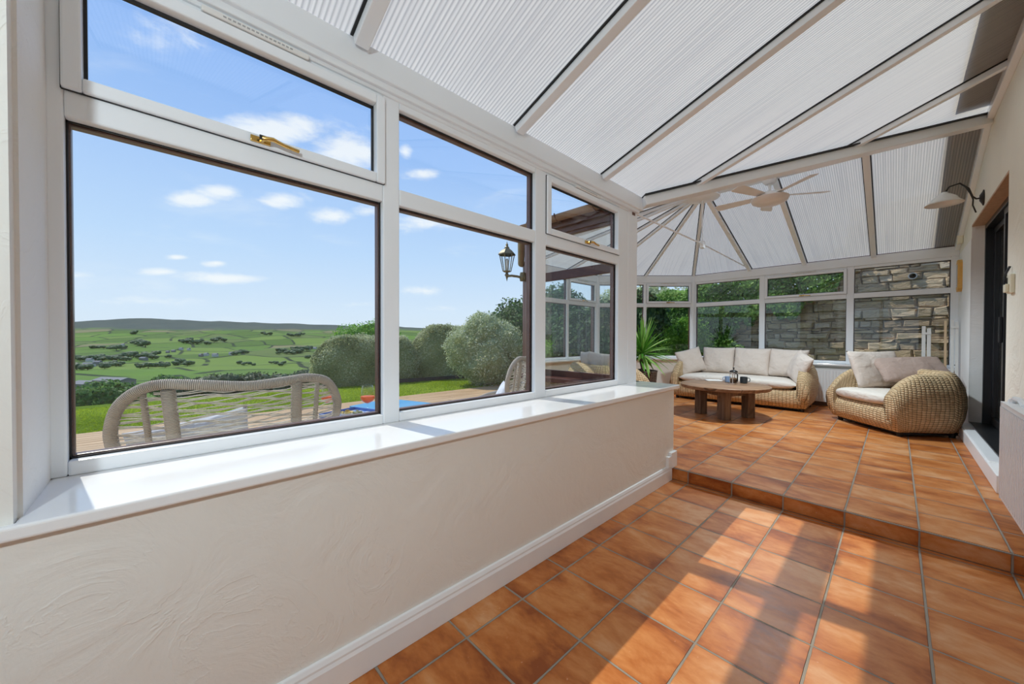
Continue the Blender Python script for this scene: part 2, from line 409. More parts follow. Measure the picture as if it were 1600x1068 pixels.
def m_leaf(name, a, b, c, tr=.25):
    M = bpy.data.materials.new(name); M.use_nodes = True; n = NT(M.node_tree); n.b = n.n['Principled BSDF']
    at = n.node('ShaderNodeAttribute', attribute_name='tint').outputs['Fac']
    col = n.ramp(at, [(0, a), (.55, b), (1, c)])
    n.put(n.b.inputs['Base Color'], col); n.b.inputs['Roughness'].default_value = .55; n.b.inputs['Specular IOR Level'].default_value = .3
    tl = n.node('ShaderNodeBsdfTranslucent'); n.put(tl.inputs[0], col)
    mx = n.node('ShaderNodeMixShader'); mx.inputs[0].default_value = tr
    n.l.new(n.b.outputs[0], mx.inputs[1]); n.l.new(tl.outputs[0], mx.inputs[2]); n.l.new(mx.outputs[0], n.n['Material Output'].inputs[0]); return M
M_hedge = m_leaf('hedge_leaves', (.24, .28, .12), (.46, .49, .25), (.68, .69, .45), .5)
M_shrub = m_leaf('shrub_leaves', (.27, .33, .15), (.54, .60, .32), (.88, .89, .70), .5)
M_lime = m_leaf('lime_leaves', (.10, .26, .02), (.19, .42, .04), (.40, .66, .10), .5)
M_ivy = m_leaf('ivy_leaves', (.06, .15, .02), (.16, .34, .05), (.46, .66, .18), .45)
M_dkleaf = m_leaf('dark_ivy_leaves', (.03, .075, .025), (.06, .14, .04), (.24, .38, .14), .4)
M_tree = m_leaf('valley_tree_leaves', (.05, .09, .04), (.10, .16, .06), (.20, .27, .10), .2)
M_neart = m_leaf('near_tree_leaves', (.05, .12, .02), (.11, .24, .05), (.28, .42, .11), .4)
M_yucca = m_leaf('yucca_leaf', (.06, .22, .02), (.16, .40, .05), (.48, .66, .22), .3)
M_bark = m_wood('bark', (.10, .07, .045), (.22, .17, .12), 2, rough=.9)


def m_stone():
    M = bpy.data.materials.new('gritstone'); M.use_nodes = True; n = NT(M.node_tree); n.b = n.n['Principled BSDF']
    at = n.node('ShaderNodeAttribute', attribute_name='tint').outputs['Fac']; P = geo(n)
    a = n.noise(n.com(*[n.m('MULTIPLY', q, k) for q, k in zip(n.sep(P)[:3], (4, 4, 13))]), 1.2, 6, .65, 1.2)
    f = n.m('ADD', n.m('MULTIPLY', at, .55), n.m('MULTIPLY', a, .5))
    col = n.ramp(f, [(.15, (.26, .18, .10)), (.4, (.55, .39, .23)), (.62, (.78, .58, .36)), (.85, (.85, .70, .50))])
    li = n.smooth(n.noise(P, 9, 4, .65), .62, .72); col = n.mix(n.m('MULTIPLY', li, .4), col, (.50, .49, .44))
    n.put(n.b.inputs['Base Color'], col); n.b.inputs['Roughness'].default_value = .9
    bump(n, a, .09); return M
M_stone = m_stone()
M_mort = simple('stone_mortar', (.30, .24, .17), .95, var=.3, scale=6, bmp=.02)


def m_lawn():
    M, n = mat('lawn_grass', rough=.95, spec=.05); P = geo(n)
    a = n.noise(P, 1.1, 4, .6); b = n.noise(P, 24, 4, .7); q = n.noise(P, 110, 3, .7)
    f = n.m('ADD', n.m('MULTIPLY', a, .4), n.m('ADD', n.m('MULTIPLY', b, .35), n.m('MULTIPLY', q, .35)))
    n.put(n.b.inputs['Base Color'], n.ramp(f, [(.35, (.10, .17, .008)), (.52, (.19, .30, .018)), (.7, (.33, .44, .05))]))
    bump(n, n.m('ADD', b, q), .03); return M
M_lawn = m_lawn()


def m_fields():
    M, n = mat('valley_fields', rough=.95, spec=.1); P = geo(n)
    x, y, z = n.sep(P)[:3]
    wp = n.noise(P, .0016, 3, out=1)
    Q = n.com(n.m('MULTIPLY', x, .0036), n.m('MULTIPLY', y, .0062), 0.); Q = n.vm('ADD', Q, n.vm('SCALE', wp, .9))
    v1 = n.node('ShaderNodeTexVoronoi', feature='F1', voronoi_dimensions='2D'); n.put(v1.inputs['Vector'], Q); v1.inputs['Scale'].default_value = 1.0; v1.inputs['Randomness'].default_value = .75
    v2 = n.node('ShaderNodeTexVoronoi', feature='DISTANCE_TO_EDGE', voronoi_dimensions='2D'); n.put(v2.inputs['Vector'], Q); v2.inputs['Scale'].default_value = 1.0; v2.inputs['Randomness'].default_value = .75
    r = n.sep(v1.outputs['Color'])[0]
    grs = n.ramp(r, [(0, (.10, .17, .025)), (.25, (.13, .22, .03)), (.5, (.19, .27, .045)), (.72, (.15, .19, .05)), (.86, (.27, .23, .11)), (.93, (.14, .25, .03))], 'CONSTANT')
    grs = n.mix(n.m('MULTIPLY', n.noise(P, .012, 4), .5), grs, (.10, .16, .06))
    ln = n.m('SUBTRACT', 1, n.smooth(v2.outputs['Distance'], .022, .045))
    ln = n.m('MULTIPLY', ln, n.smooth(n.noise(P, .006, 2), .30, .42))
    col = n.mix(n.m('MULTIPLY', ln, .92), grs, (.03, .045, .025))
    hz = n.m('ADD', z, n.m('MULTIPLY', n.m('SUBTRACT', n.noise(P, .0022, 5), .5), 110))
    moor = n.mix(n.noise(P, .006, 5, .6), (.060, .078, .068), (.125, .145, .11))
    col = n.mix(n.smooth(hz, 38, 84), col, moor)
    near = n.smooth(n.vm('LENGTH', P), 190, 120)
    col = n.mix(near, col, n.mix(n.noise(P, .25, 4), (.05, .10, .02), (.13, .20, .05)))
    n.put(n.b.inputs['Base Color'], col); return M
M_field = m_fields()

# ------------------------------------------------------------------ key dimensions (metres)
ZF = .1055; YS = 3.2445                       # upper floor height, step line
XW = .605                                     # house wall face
XG = -1.70                                    # inner face of the lean-to windows
SILL, BOT, TR0, TR1, HD, EAV = .82, .865, 1.885, 1.965, 2.355, 2.43
YR, ZR, XA = 5.67, 3.35, -1.93                # ridge line and apex of the hipped bay
C = [(-1.70, 3.27), (-2.95, 3.27), (-4.365, 4.68), (-4.365, 6.68), (-2.95, 8.10), (XW, 8.10)]
ZE = 2.55


def struct(mb, name, m_, label, bevel=0, **k):
    o = mb.build(name, m_, bevel=bevel, **k); return tag(o, label, None, None, 'structure')

# floors
f = MB(); f.box(-1.5, XW, -2.3, YS, -.12, 0)
struct(f, 'floor', M_tile_lo, 'lower terracotta tiled floor with sunlight patches')
f = MB(); f.prism([(-1.80, YS+.012), (XW, YS+.012), (XW, 8.2), (-2.99, 8.2), (-4.5, 6.72), (-4.5, 4.64), (-2.99, 3.2), (-1.8, 3.2)], -.12, ZF)
struct(f, 'floor.001', M_tile_up, 'upper terracotta tiled floor one step up under the sofas')
f = MB(); f.box(-1.36, XW, YS, YS+.0125, 0, ZF-.002)
struct(f, 'trim_1', M_tile_ri, 'row of terracotta riser tiles on the step', bevel=.003)

# left dwarf wall, near wall, wall behind the camera
f = MB(); f.box(-1.83, -1.36, -2.3, YS+.055, -.12, SILL-.032); f.box(-1.83, -1.362, -2.3, -.236, SILL-.034, 2.72)
w_l = struct(f, 'wall_left', M_cream, 'cream textured plaster wall under the long window')
f = MB(); f.box(-1.725, -1.40, -.237, -.2285, SILL-.01, 2.5)
struct(f, 'wall_left_reveal', M_whitepl, 'white plastered window reveal at the left edge')
f = MB(); f.box(-1.83, XW, -2.42, -2.3, -.12, SILL-.03)
struct(f, 'wall_rear', M_cream, 'cream dwarf wall below the added rear end window')
# skirting
f = MB()
pr = [(0, 0), (.022, 0), (.022, .092), (.017, .104), (.017, .112), (.010, .128), (0, .130)]
f.loft([[(-1.36+a, y, b) for a, b in pr] for y in (-2.3, YS-.035)], True, True)
f.box(-1.36, -1.333, YS-.10, YS-.038, .12, .215)
f.loft([[(-1.36+a, YS-.04+(.022 if k else 0)+0.0, b) for a, b in pr] for k in (0, 1)], True, True)
f.box(-1.361, -1.332, YS-.042, YS+.07, ZF, .24); f.box(-1.80, -1.345, YS+.053, YS+.075, ZF, .20)
struct(f, 'baseboard_left', M_trim, 'white skirting board below the cream wall', bevel=.003)


# ------------------------------------------------------------------ windows
class Unit:
    """one run of framed glazing: s runs along the wall, t points into the room"""
    def __init__(s, num, P0, P1, label, z=(SILL, BOT, TR0, TR1, HD, EAV), inner=+1):
        s.P = Vector((*P0, 0)); q = Vector((*P1, 0))-s.P; s.L = q.length; s.d = q.normalized(); s.n = Vector((-s.d.y, s.d.x, 0))*inner
        s.root = empty('window_%d' % num, (P0[0], P0[1], SILL)); tag(s.root, label, None, None, 'structure'); s.z = z
        s.fr = MB(); s.br = MB()
    def W(s, a, t_, z): return s.P+s.d*a+s.n*t_+Vector((0, 0, z))
    def bar(s, mb, a0, a1, t0, t1, z0, z1):
        return mb.hexa([s.W(a0, t0, z0), s.W(a1, t0, z0), s.W(a1, t1, z0), s.W(a0, t1, z0), s.W(a0, t0, z1), s.W(a1, t0, z1), s.W(a1, t1, z1), s.W(a0, t1, z1)])
    def frame(s, posts, lip=.009):
        z0, zb, t0, t1, zh, ze = s.z
        zl = zh+.045
        for (a, b) in posts:
            s.bar(s.fr, a, b, -.035, 0, z0, zl); s.bar(s.br, a-lip, b+lip, -.078, -.043, z0-.02, ze)
        A, B = posts[0][0], posts[-1][1]
        for (p, q) in zip(posts, posts[1:]):
            for c0, c1 in ((z0, zb), (t0, t1), (zh, zl)): s.bar(s.fr, p[1], q[0], -.035, 0, c0, c1)
            s.bar(s.br, p[1], q[0], -.078, -.043, z0-.02, zb+lip); s.bar(s.br, p[1], q[0], -.078, -.043, t0-lip, t1+lip); s.bar(s.br, p[1], q[0], -.078, -.043, zh-lip, ze)
        s.fr.build('window_frame', M_upvc, s.root, bevel=.006, world=True)
        tag(s.br.build('outer_frame', M_brown, s.root, bevel=.004, world=True), 'brown outer frame')
        for (p, q) in zip(posts, posts[1:]):
            for c0, c1 in ((zb, t0), (t1, zh)):
                g = MB(); s.bar(g, p[1]-.008, q[0]+.008, -.042, -.036, c0-.008, c1+.008); g.build('glass_pane', M_glass, s.root, world=True)
                k = MB(); e = .0045
                for a0, a1, b0, b1 in ((p[1], q[0], c0, c0+e), (p[1], q[0], c1-e, c1), (p[1], p[1]+e, c0, c1), (q[0]-e, q[0], c0, c1)): s.bar(k, a0, a1, -.0355, -.030, b0, b1)
                k.build('gasket', M_gask, s.root, world=True)
    def sash(s, a0, a1, handle=True, vent=True, hs=None, vs=None):
        z0, zb, t0, t1, zh, ze = s.z
        y0, y1 = t1-.002, zh+.012; w_ = .042
        q = MB(); x0, x1 = a0-.004, a1+.004
        for b in ((x0, x0+w_, y0, y1), (x1-w_, x1, y0, y1), (x0+w_, x1-w_, y0, y0+w_), (x0+w_, x1-w_, y1-w_, y1)): s.bar(q, b[0], b[1], -.030, .020, b[2], b[3])
        sh = q.build('casement', M_upvc, s.root, bevel=.006, world=True)
        q = MB()
        for b in ((x0-.002, x0, y0, y1), (x1, x1+.002, y0, y1), (x0, x1, y1, y1+.002), (x0, x1, y0-.002, y0)): s.bar(q, b[0], b[1], .0, .006, b[2], b[3])
        q.build('gasket', M_gask, s.root, world=True)
        q = MB(); i0, i1, j0, j1 = x0+w_, x1-w_, y0+w_, y1-w_
        for b in ((i0, i0+.008, j0, j1), (i1-.008, i1, j0, j1), (i0, i1, j0, j0+.008), (i0, i1, j1-.010, j1)): s.bar(q, b[0], b[1], -.031, -.018, b[2], b[3])
        q.build('gasket', M_gask, s.root, world=True)
        if handle:
            c_ = hs if hs is not None else (a0+a1)/2
            q = MB(); zc = y0+w_*.5-.004
            s.bar(q, c_-.052, c_+.012, .020, .030, zc-.010, zc+.012)
            q.tube([s.W(c_-.015, .030, zc), s.W(c_-.015, .050, zc), s.W(c_+.015, .056, zc+.004), s.W(c_+.05, .052, zc-.003), s.W(c_+.105, .046, zc-.006)], [.010, .010, .0085, .007, .0075], 8)
            h = q.build('handle', M_brass, s.root, smooth='auto', bevel=.002, world=True); tag(h, 'brass handle')
            q = MB(); s.bar(q, c_-.028, c_-.004, .049, .056, zc-.007, zc+.009); kk = q.build('lock', M_black, h); kk.location = (-s.root.location.x, -s.root.location.y, -s.root.location.z)
        if vent:
            c_ = vs if vs is not None else (a0+a1)/2
            q = MB(); zc = zh+.024; r_ = .17
            p = [s.W(c_-r_+.01, .012, zc), s.W(c_+r_-.01, .012, zc)]
            s.bar(q, c_-r_, c_+r_, .0, .024, zc-.009, zc+.013)
            v_ = q.build('trickle_vent', M_white_pl, s.root, bevel=.006, world=True, seg=3)
            q = MB()
            for k in range(16): a_ = c_-r_+.06+k*.014; s.bar(q, a_, a_+.009, .024, .0255, zc-.001, zc+.004)
            kk = q.build('vent_slots', simple_grey, v_); kk.location = (-s.root.location.x, -s.root.location.y, -s.root.location.z)
simple_grey = simple('slot_grey', (.42, .42, .42), .6)

# window 1: the lean-to front
U1 = Unit(1, (XG, -.232), (XG, 3.10), 'long white framed lean-to window facing the valley', inner=-1)
off = .232
U1.frame([(0, .036), (.778+off, .862+off), (1.85+off, 1.96+off), (2.93+off, 3.10+off)])
U1.sash(-.196+off, .778+off, hs=.305+off, vs=.285+off); U1.sash(1.96+off, 2.93+off)
# its gloss sill board
f = MB(); f.prism([(-1.335, -2.3), (-1.335, YS+.125), (-1.98, YS+.125), (-1.98, YS+.0), (XG-.02, YS+.0), (XG-.02, -.23), (-1.362, -.236), (-1.362, -2.3)], SILL-.034, SILL)
f.build('window_sill', M_sill, U1.root, bevel=.007, world=True, seg=3)
# corner post between lean-to and bay
f = MB(); f.box(XG-.10, XG-.001, 3.101, 3.27, SILL-.03, EAV+.1); struct(f, 'trim_2', M_upvc, 'white corner post at the far end of the long window', bevel=.005)
f = MB(); f.box(XG-.17, XG-.101, 3.09, 3.20, -.1, EAV+.1); struct(f, 'trim_3', M_brown, 'brown outer corner post beside the long window', bevel=.005)

# the bay
U2 = Unit(2, C[0], C[1], 'glazed short end wall of the bay with brown outer frame', inner=-1)
U2.frame([(.101, .15), (U2.L-.07, U2.L)])
labs = ['angled bay window beside the short end wall', 'end bay window seen through the long window', 'angled bay window behind the yucca']
for i in range(3):
    U = Unit(3+i, C[1+i], C[2+i], labs[i], inner=-1); h = U.L/2
    U.frame([(0, .055), (h-.03, h+.03), (U.L-.055, U.L)])
    if i == 0: U.sash(.055, h-.03)
    else: U.sash(h+.03, U.L-.055)
U6 = Unit(6, C[4], C[5], 'back window wall behind the two pale rattan sofas', inner=-1)
a = -C[4][0]
U6.frame([(0, .055), (a-1.775, a-1.685), (a-.565, a-.475), (U6.L-.075, U6.L)])
U6.sash(a-1.685, a-.565)

U7 = Unit(7, (-1.36, -2.3), (XW, -2.3), 'added white framed window behind the camera, lets skylight into the lean-to', inner=1)  # unseen glazed end added in place of solid wall for extra skylight
U7.frame([(0, .06), (.95, 1.02), (U7.L-.06, U7.L)])
def offs(pts, d):
    """offset a polyline to its right hand side (outside of the bay) by d"""
    out = []
    for i, p in enumerate(pts):
        ns = []
        for j in (i-1, i):
            if 0 <= j < len(pts)-1:
                e = Vector((pts[j+1][0]-pts[j][0], pts[j+1][1]-pts[j][1])).normalized(); ns.append(Vector((e.y, -e.x)))
        nn = sum(ns, Vector((0, 0))); nn = nn.normalized(); k = d/max(.3, nn.dot(ns[0])); out.append((p[0]-nn.x*-k, p[1]-nn.y*-k))
    return out
def strip(mb, pts, d0, d1, z0, z1):
    A, B = offs(pts, d0), offs(pts, d1)
    for i in range(len(pts)-1):
        mb.prism([A[i], A[i+1], B[i+1], B[i]], z0, z1)
    return mb
# outside is to the left when walking C0..C5 with this offset sign; check orientation with centre
def side():
    o_ = offs(C, .1)[3]; return 1 if (o_[0] < C[3][0]) else -1
SG = side()
C2 = C[1:]
for i in range(4):
    seg = [C[1+i], C[2+i]] if i < 3 else [C[4], C[5]]
f = MB(); strip(f, C, SG*0, SG*.10, -.12, SILL-.032); struct(f, 'wall_bay', M_cream, 'cream dwarf wall below the bay windows')
f = MB(); strip(f, C, SG*.1005, SG*.20, -.4, SILL-.06); struct(f, 'wall_bay_outside', M_stone, 'brown stone outside face of the bay dwarf wall')
f = MB(); strip(f, C, -SG*.10, SG*.0, SILL-.032, SILL); struct(f, 'trim_4', M_sill, 'white window board running round the bay', bevel=.005)
f = MB(); strip(f, [(-1.88, 3.27)]+C[1:], SG*.05, SG*.25, SILL-.058, SILL-.012); struct(f, 'trim_5', M_brown, 'brown outer cill round the bay', bevel=.005)
f = MB(); strip(f, C, SG*0-SG*.012, SG*.012, HD+.045, ZE-.012); struct(f, 'trim_6', M_upvc, 'white eaves beam round the bay', bevel=.004)
f = MB(); strip(f, C, SG*.045, SG*.10, HD+.02, ZE-.03); strip(f, C, SG*.101, SG*.14, ZE-.12, ZE+.03); struct(f, 'trim_7', M_brown, 'brown outer fascia board round the bay')
for p in C[1:5]:
    f = MB(); q = Vector((-2.0, 5.67, 0)); d = (Vector((*p, 0))-q).normalized()
    a_ = math.atan2(d.y, d.x); f.box(-.02, .05, -.055, .055, SILL-.03, ZE-.03, Matrix.Translation((p[0]-.055*d.x, p[1]-.055*d.y, 0)) @ Matrix.Rotation(a_, 4, 'Z')) if False else f.lathe([(.042, SILL), (.042, ZE-.03)], (p[0], p[1], 0), 10)
    struct(f, 'trim_8', M_upvc, 'white corner post of the bay')
    f = MB(); f.lathe([(.085, SILL-.05), (.085, ZE)], (p[0]+d.x*.09, p[1]+d.y*.09, 0), 8)
    struct(f, 'trim_9', M_brown, 'brown outer corner post of the bay')
# gutters
def gutter(mb, P, Q, r=.055):
    P, Q = Vector(P), Vector(Q); d = (Q-P).normalized(); sd = d.cross(Vector((0, 0, 1)))
    ring = lambda e, rr: [e+sd*math.cos(a)*rr+Vector((0, 0, 1))*math.sin(a)*rr for a in [math.pi+math.pi*k/10 for k in range(11)]]
    for rr in (r, r-.004): mb.loft([ring(P, rr), ring(Q, rr)])
    for e in (P, Q): mb.face(ring(e, r))
G = offs(C, SG*.20)
gt = empty('gutter', (G[1][0], G[1][1], ZE-.02)); tag(gt, 'brown half-round rain gutter along the bay eaves above the lantern', 'gutter')
q = MB()
for i in range(0, 5): gutter(q, (*G[i], ZE-.02), (G[i+1][0]-(.14 if i == 4 else 0), G[i+1][1], ZE-.02))
q.build('channel', M_gutter, gt, world=True)
for k in (.25, .6, .9):
    q = MB(); x = lerp(G[0][0], G[1][0], k)
    q.tube([(x, G[0][1]+.075, ZE+.01), (x, G[0][1]+.06, ZE-.075), (x, G[0][1], ZE-.085), (x, G[0][1]-.062, ZE-.03), (x, G[0][1]-.06, ZE-.01)], .008, 6); q.build('bracket', M_brown, gt, world=True)

# lean-to eaves beam
f = MB(); f.box(-1.83, -1.655, -.23, 3.30, EAV, ZE); f.box(-1.74, -1.672, -.23, 3.26, HD+.046, EAV+.002); f.box(-1.74, -1.690, -.23, 3.10, HD+.030, HD+.05)
struct(f, 'trim_10', M_upvc, 'white eaves beam above the long window', bevel=.006)

# ------------------------------------------------------------------ house wall with sliding door
DY0, DY1, DZ = 4.85, 6.90, 2.55
f = MB()
f.box(XW, XW+.32, -2.3, DY0, -.12, 4.6); f.box(XW, XW+.32, DY1, 8.6, -.12, 4.6); f.box(XW, XW+.32, DY0, DY1, DZ+.02, 4.6); f.box(XW, XW+.32, DY0, DY1, -.12, .23)
struct(f, 'wall_right', M_cream2, 'cream textured house wall on the right')
f = MB(); f.box(XW, XW+.095, DY1-.006, DY1+.001, .23, DZ); f.box(XW-.004, XW+.001, DY1-.006, 8.10, ZF, EAV-.02)
struct(f, 'wall_right_reveal', M_whitepl, 'white plastered strip and reveal beyond the sliding door')
f = MB(); f.box(XW-.001, XW+.1, DY0, DY1, DZ, DZ+.02); struct(f, 'trim_11', M_lint, 'bare timber lintel soffit over the sliding door')
f = MB(); f.box(XW-.085, XW, 4.42, DY1+.05, ZF, .24); f.box(XW-.078, XW+.11, DY0, DY1, .228, .246); struct(f, 'trim_12', M_trim, 'white boxed threshold step below the sliding door', bevel=.008)
dr = empty('door_1', (XW+.1, (DY0+DY1)/2, .24)); tag(dr, 'black framed sliding glass door on the right', None, None, 'structure')
q = MB(); x0 = XW+.095
q.box(x0-.095, x0+.11, DY0, DY1, .2465, .262); q.box(x0, x0+.11, DY0, DY1, DZ-.05, DZ)
q.box(x0, x0+.11, DY0, DY0+.05, .26, DZ-.05); q.box(x0, x0+.11, DY1-.05, DY1, .26, DZ-.05)
q.build('door_frame', M_black, dr, bevel=.004, world=True)
for k, (a, b, x) in enumerate([(DY0+.05, 5.93, x0+.015), (5.85, DY1-.05, x0+.062)]):
    q = MB()
    for c in ((a, a+.06, .27, DZ-.055), (b-.06, b, .27, DZ-.055), (a+.06, b-.06, .27, .35), (a+.06, b-.06, DZ-.12, DZ-.055)): q.box(x, x+.035, c[0], c[1], c[2], c[3])
    s_ = q.build('sliding_panel', M_black, dr, bevel=.003, world=True)
    q = MB(); q.box(x+.014, x+.020, a+.055, b-.055, .34, DZ-.11); g = q.build('glass_pane', M_glass, s_); g.location = -dr.location
q = MB(); q.box(x0-.01, x0+.015, 5.88, 5.91, 1.2, 1.45); q.build('door_handle', M_black, dr, bevel=.006, world=True)
f = MB()  # the room beyond the door
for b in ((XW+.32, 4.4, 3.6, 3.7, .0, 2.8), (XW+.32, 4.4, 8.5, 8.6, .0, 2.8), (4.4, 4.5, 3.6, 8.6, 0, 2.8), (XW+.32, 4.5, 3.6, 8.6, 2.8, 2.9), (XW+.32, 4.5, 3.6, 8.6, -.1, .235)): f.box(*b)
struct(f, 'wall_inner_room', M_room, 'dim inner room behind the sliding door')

# ------------------------------------------------------------------ roof
roof = empty('ceiling', (-.6, 4., ZE)); tag(roof, 'white conservatory roof of fluted polycarbonate panels and white glazing bars', None, None, 'structure')
LM = (ZR+.015-ZE)/(XW+1.66)                      # lean-to slope
def zl(x): return ZE+LM*(x+1.66)
def panel(pts, along, m_=None):
    """roof sheet as its own mesh in a local frame whose x axis runs across the flutes"""
    pts = [Vector(p) for p in pts]; al = Vector(along).normalized()
    n_ = (pts[1]-pts[0]).cross(pts[2]-pts[0]).normalized()
    if n_.z < 0: n_ = -n_
    al = (al-n_*al.dot(n_)).normalized(); ac = al.cross(n_).normalized()
    M = Matrix((ac, al, n_)).transposed().to_4x4(); M.translation = pts[0]; Mi = M.inverted()
    lp = [Mi @ p for p in pts]; N = len(lp); mb = MB()
    mb.add([(p.x, p.y, 0) for p in lp]+[(p.x, p.y, .025) for p in lp], [tuple(range(N))]+[tuple(range(N, 2*N))]+[(i, (i+1) % N, N+(i+1) % N, N+i) for i in range(N)])
    # single skin: only the lower sheet lets light through predictably
    mb.f = [tuple(range(N))]; mb.v = mb.v[:N]
    o = mb.build('roof_panel', m_ or M_poly, roof); o.matrix_local = Matrix.Translation(-roof.location) @ M
    return o
V0 = Vector((-1.66, 3.27, ZE)); V1 = Vector((XW, YR, ZR)); AP = Vector((XA, YR, ZR))
def vx(y): return lerp(V0.x, V1.x, (y-V0.y)/(V1.y-V0.y))
ys = [-2.3, -1.31, -.33, .65, 1.63, 2.60]
for a, b in zip(ys, ys[1:]): panel([(-1.66, a, ZE), (-1.66, b, ZE), (XW, b, zl(XW)), (XW, a, zl(XW))], (1, 0, LM))
panel([(-1.66, 2.60, ZE), (-1.66, 3.27, ZE), (vx(3.60), 3.60, zl(vx(3.6))), (XW, 3.60, zl(XW)), (XW, 2.60, zl(XW))], (1, 0, LM))
panel([(vx(3.6), 3.6, zl(vx(3.6))), (vx(4.66), 4.66, zl(vx(4.66))), (XW, 4.66, zl(XW)), (XW, 3.6, zl(XW))], (1, 0, LM))
panel([(vx(4.66), 4.66, zl(vx(4.66))), V1, (XW, 4.66, zl(XW))], (1, 0, LM))
panel([(-1.66, -2.3, HD+.02), (-1.66, -2.3, ZE), (XW, -2.3, zl(XW)), (XW, -2.3, HD+.02)], (0, 0, 1))  # gable sheet over the added rear window
# front slope of the main roof
panel([V0, (XA, 3.27, ZE), AP, V1], (0, 1, (ZR-ZE)/2.4))
# back slope
bx = [XA, -1.11, -.255, XW]
for a, b in zip(bx, bx[1:]): panel([(a, YR, ZR), (b, YR, ZR), (b, 8.1, ZE), (a, 8.1, ZE)], (0, 1, -(ZR-ZE)/2.43), M_poly2)
def mid(p, q): return ((p[0]+q[0])/2, (p[1]+q[1])/2)
fan = [(XA, 3.27), C[1], mid(C[1], C[2]), C[2], mid(C[2], C[3]), C[3], mid(C[3], C[4]), C[4], (XA, 8.1)]
for a, b in zip(fan, fan[1:]):
    m_ = mid(a, b); panel([AP, (*a, ZE), (*b, ZE)], Vector((*m_, ZE))-AP, M_poly2)
# glazing bars
def bar(P, Q, w=.058, d=.045):
    q = MB(); q.beam(P, Q, w, d, .006); o = q.build('glazing_bar', M_upvc, roof, bevel=.004, world=True)
    q = MB(); q.beam(P, Q, w+.022, .008, .0); k = q.build('gasket', M_gask, o); k.location = -roof.location
    return o
for y in ys[1:]: bar((-1.65, y, ZE), (XW, y, zl(XW)), .062)
for y in (3.6, 4.66): bar((vx(y), y, zl(vx(y))), (XW, y, zl(XW)), .05)
for x in bx[:-1]: bar((x, YR, ZR), (x, 8.1, ZE), .062)
bar((XA, YR, ZR), (XA, 3.27, ZE), .05)
for p in fan[1:-1]: bar(AP, (*p, ZE), .045, .04)
q = MB(); q.beam(V0, V1, .13, .085, .01); q.build('valley_beam', M_upvc, roof, bevel=.006, world=True)
q = MB(); q.beam(V0, V1, .19, .010, .0); q.build('gasket', M_gask, roof, world=True)
q = MB(); q.beam((XA-.05, YR, ZR), (XW, YR, ZR), .10, .07, .01); q.build('ridge_beam', M_upvc, roof, bevel=.006, world=True)
q = MB(); q.beam((XA-.05, YR, ZR), (XW, YR, ZR), .145, .010, .0); q.build('gasket', M_gask, roof, world=True)
q = MB(); q.lathe([(.06, ZR+.02), (.19, ZR-.03), (.235, ZR-.075), (.235, ZR-.10), (.12, ZR-.135), (.0, ZR-.14)], (XA-.03, YR, 0), 16); q.build('hub_cap', M_upvc, roof, smooth='auto', world=True)
# wall plates
q = MB(); q.box(XW-.045, XW, -2.3, YR+.02, zl(XW)-.10, zl(XW)+.02); q.beam((XW-.022, YR, ZR+.01), (XW-.022, 8.1, ZE+.01), .045, .10, -.005); q.build('wall_plate', M_upvc, roof, bevel=.005, world=True)
# tie rod
q = MB(); zt = 2.585
q.tube([(XA-.02, 3.30, zt-.02), (XA-.02, YR, zt+.01), (XA-.02, 8.08, zt-.02)], .010, 8); q.tube([(XA-.02, YR, ZR-.12), (XA-.02, YR, zt+.07), (XA-.02, YR-.04, zt+.012)], .009, 8)
q.box(XA-.045, XA+.005, YR-.03, YR+.05, zt-.05, zt+.05); q.build('tie_rod', M_upvc, roof, smooth='auto', world=True)
# flashing outside
f = MB()
f.hexa([(.33, -2.3, zl(.33)+.03), (XW, -2.3, zl(XW)+.03), (XW, YR-.2, zl(XW)+.03), (.33, YR-.45, zl(.33)+.03), (.33, -2.3, zl(.33)+.04), (XW, -2.3, zl(XW)+.05), (XW, YR-.2, zl(XW)+.05), (.33, YR-.45, zl(.33)+.04)])
f.hexa([(.33, YR, ZR+.02), (XW, YR, ZR+.03), (XW, 8.2, ZE+.02), (.33, 8.2, ZE+.02), (.33, YR, ZR+.04), (XW, YR, ZR+.05), (XW, 8.2, ZE+.04), (.33, 8.2, ZE+.04)])
struct(f, 'trim_13', M_lead, 'dark flashing strip on the roof along the house wall')


# ------------------------------------------------------------------ uv loft, used by woven things
def uvloft(name, rings, m_, parent, closed=False, cap=False, smooth=True, us=None):
    """rings: list of point lists; u = length along the rings' order, v = length around a ring"""
    mb = MB(); n = len(rings[0]); N = len(rings)
    rings = [[Vector(p) for p in r] for r in rings]
    mb.loft(rings, closed, cap)
    U_ = [0]
    for i in range(1, N): U_.append(U_[-1]+max((rings[i][k]-rings[i-1][k]).length for k in range(n)))
    if us: U_ = us
    V_ = [[0] for _ in rings]
    for i in range(N):
        for k in range(1, n+1): V_[i].append(V_[i][-1]+(rings[i][k % n]-rings[i][k-1]).length)
    me = bpy.data.meshes.new(name); me.from_pydata(mb.v, [], mb.f)
    uvl = me.uv_layers.new(name='UVMap'); K = n if closed else n-1; li = 0
    for fi, f_ in enumerate(mb.f):
        if fi < (N-1)*K:
            i, k = divmod(fi, K)
            for (a, b) in ((i, k), (i, k+1), (i+1, k+1), (i+1, k)): uvl.data[li].uv = (U_[a], V_[a][b]); li += 1
        else:
            for vi in f_: p = mb.v[vi]; uvl.data[li].uv = (p[0]+p[1], p[2]); li += 1
    bm = bmesh.new(); bm.from_mesh(me); bmesh.ops.recalc_face_normals(bm, faces=bm.faces); bm.to_mesh(me); bm.free()
    if smooth: me.polygons.foreach_set('use_smooth', [True]*len(me.polygons))
    me.materials.append(m_); o = bpy.data.objects.new(name, me); COL.objects.link(o); o.parent = parent
    return o


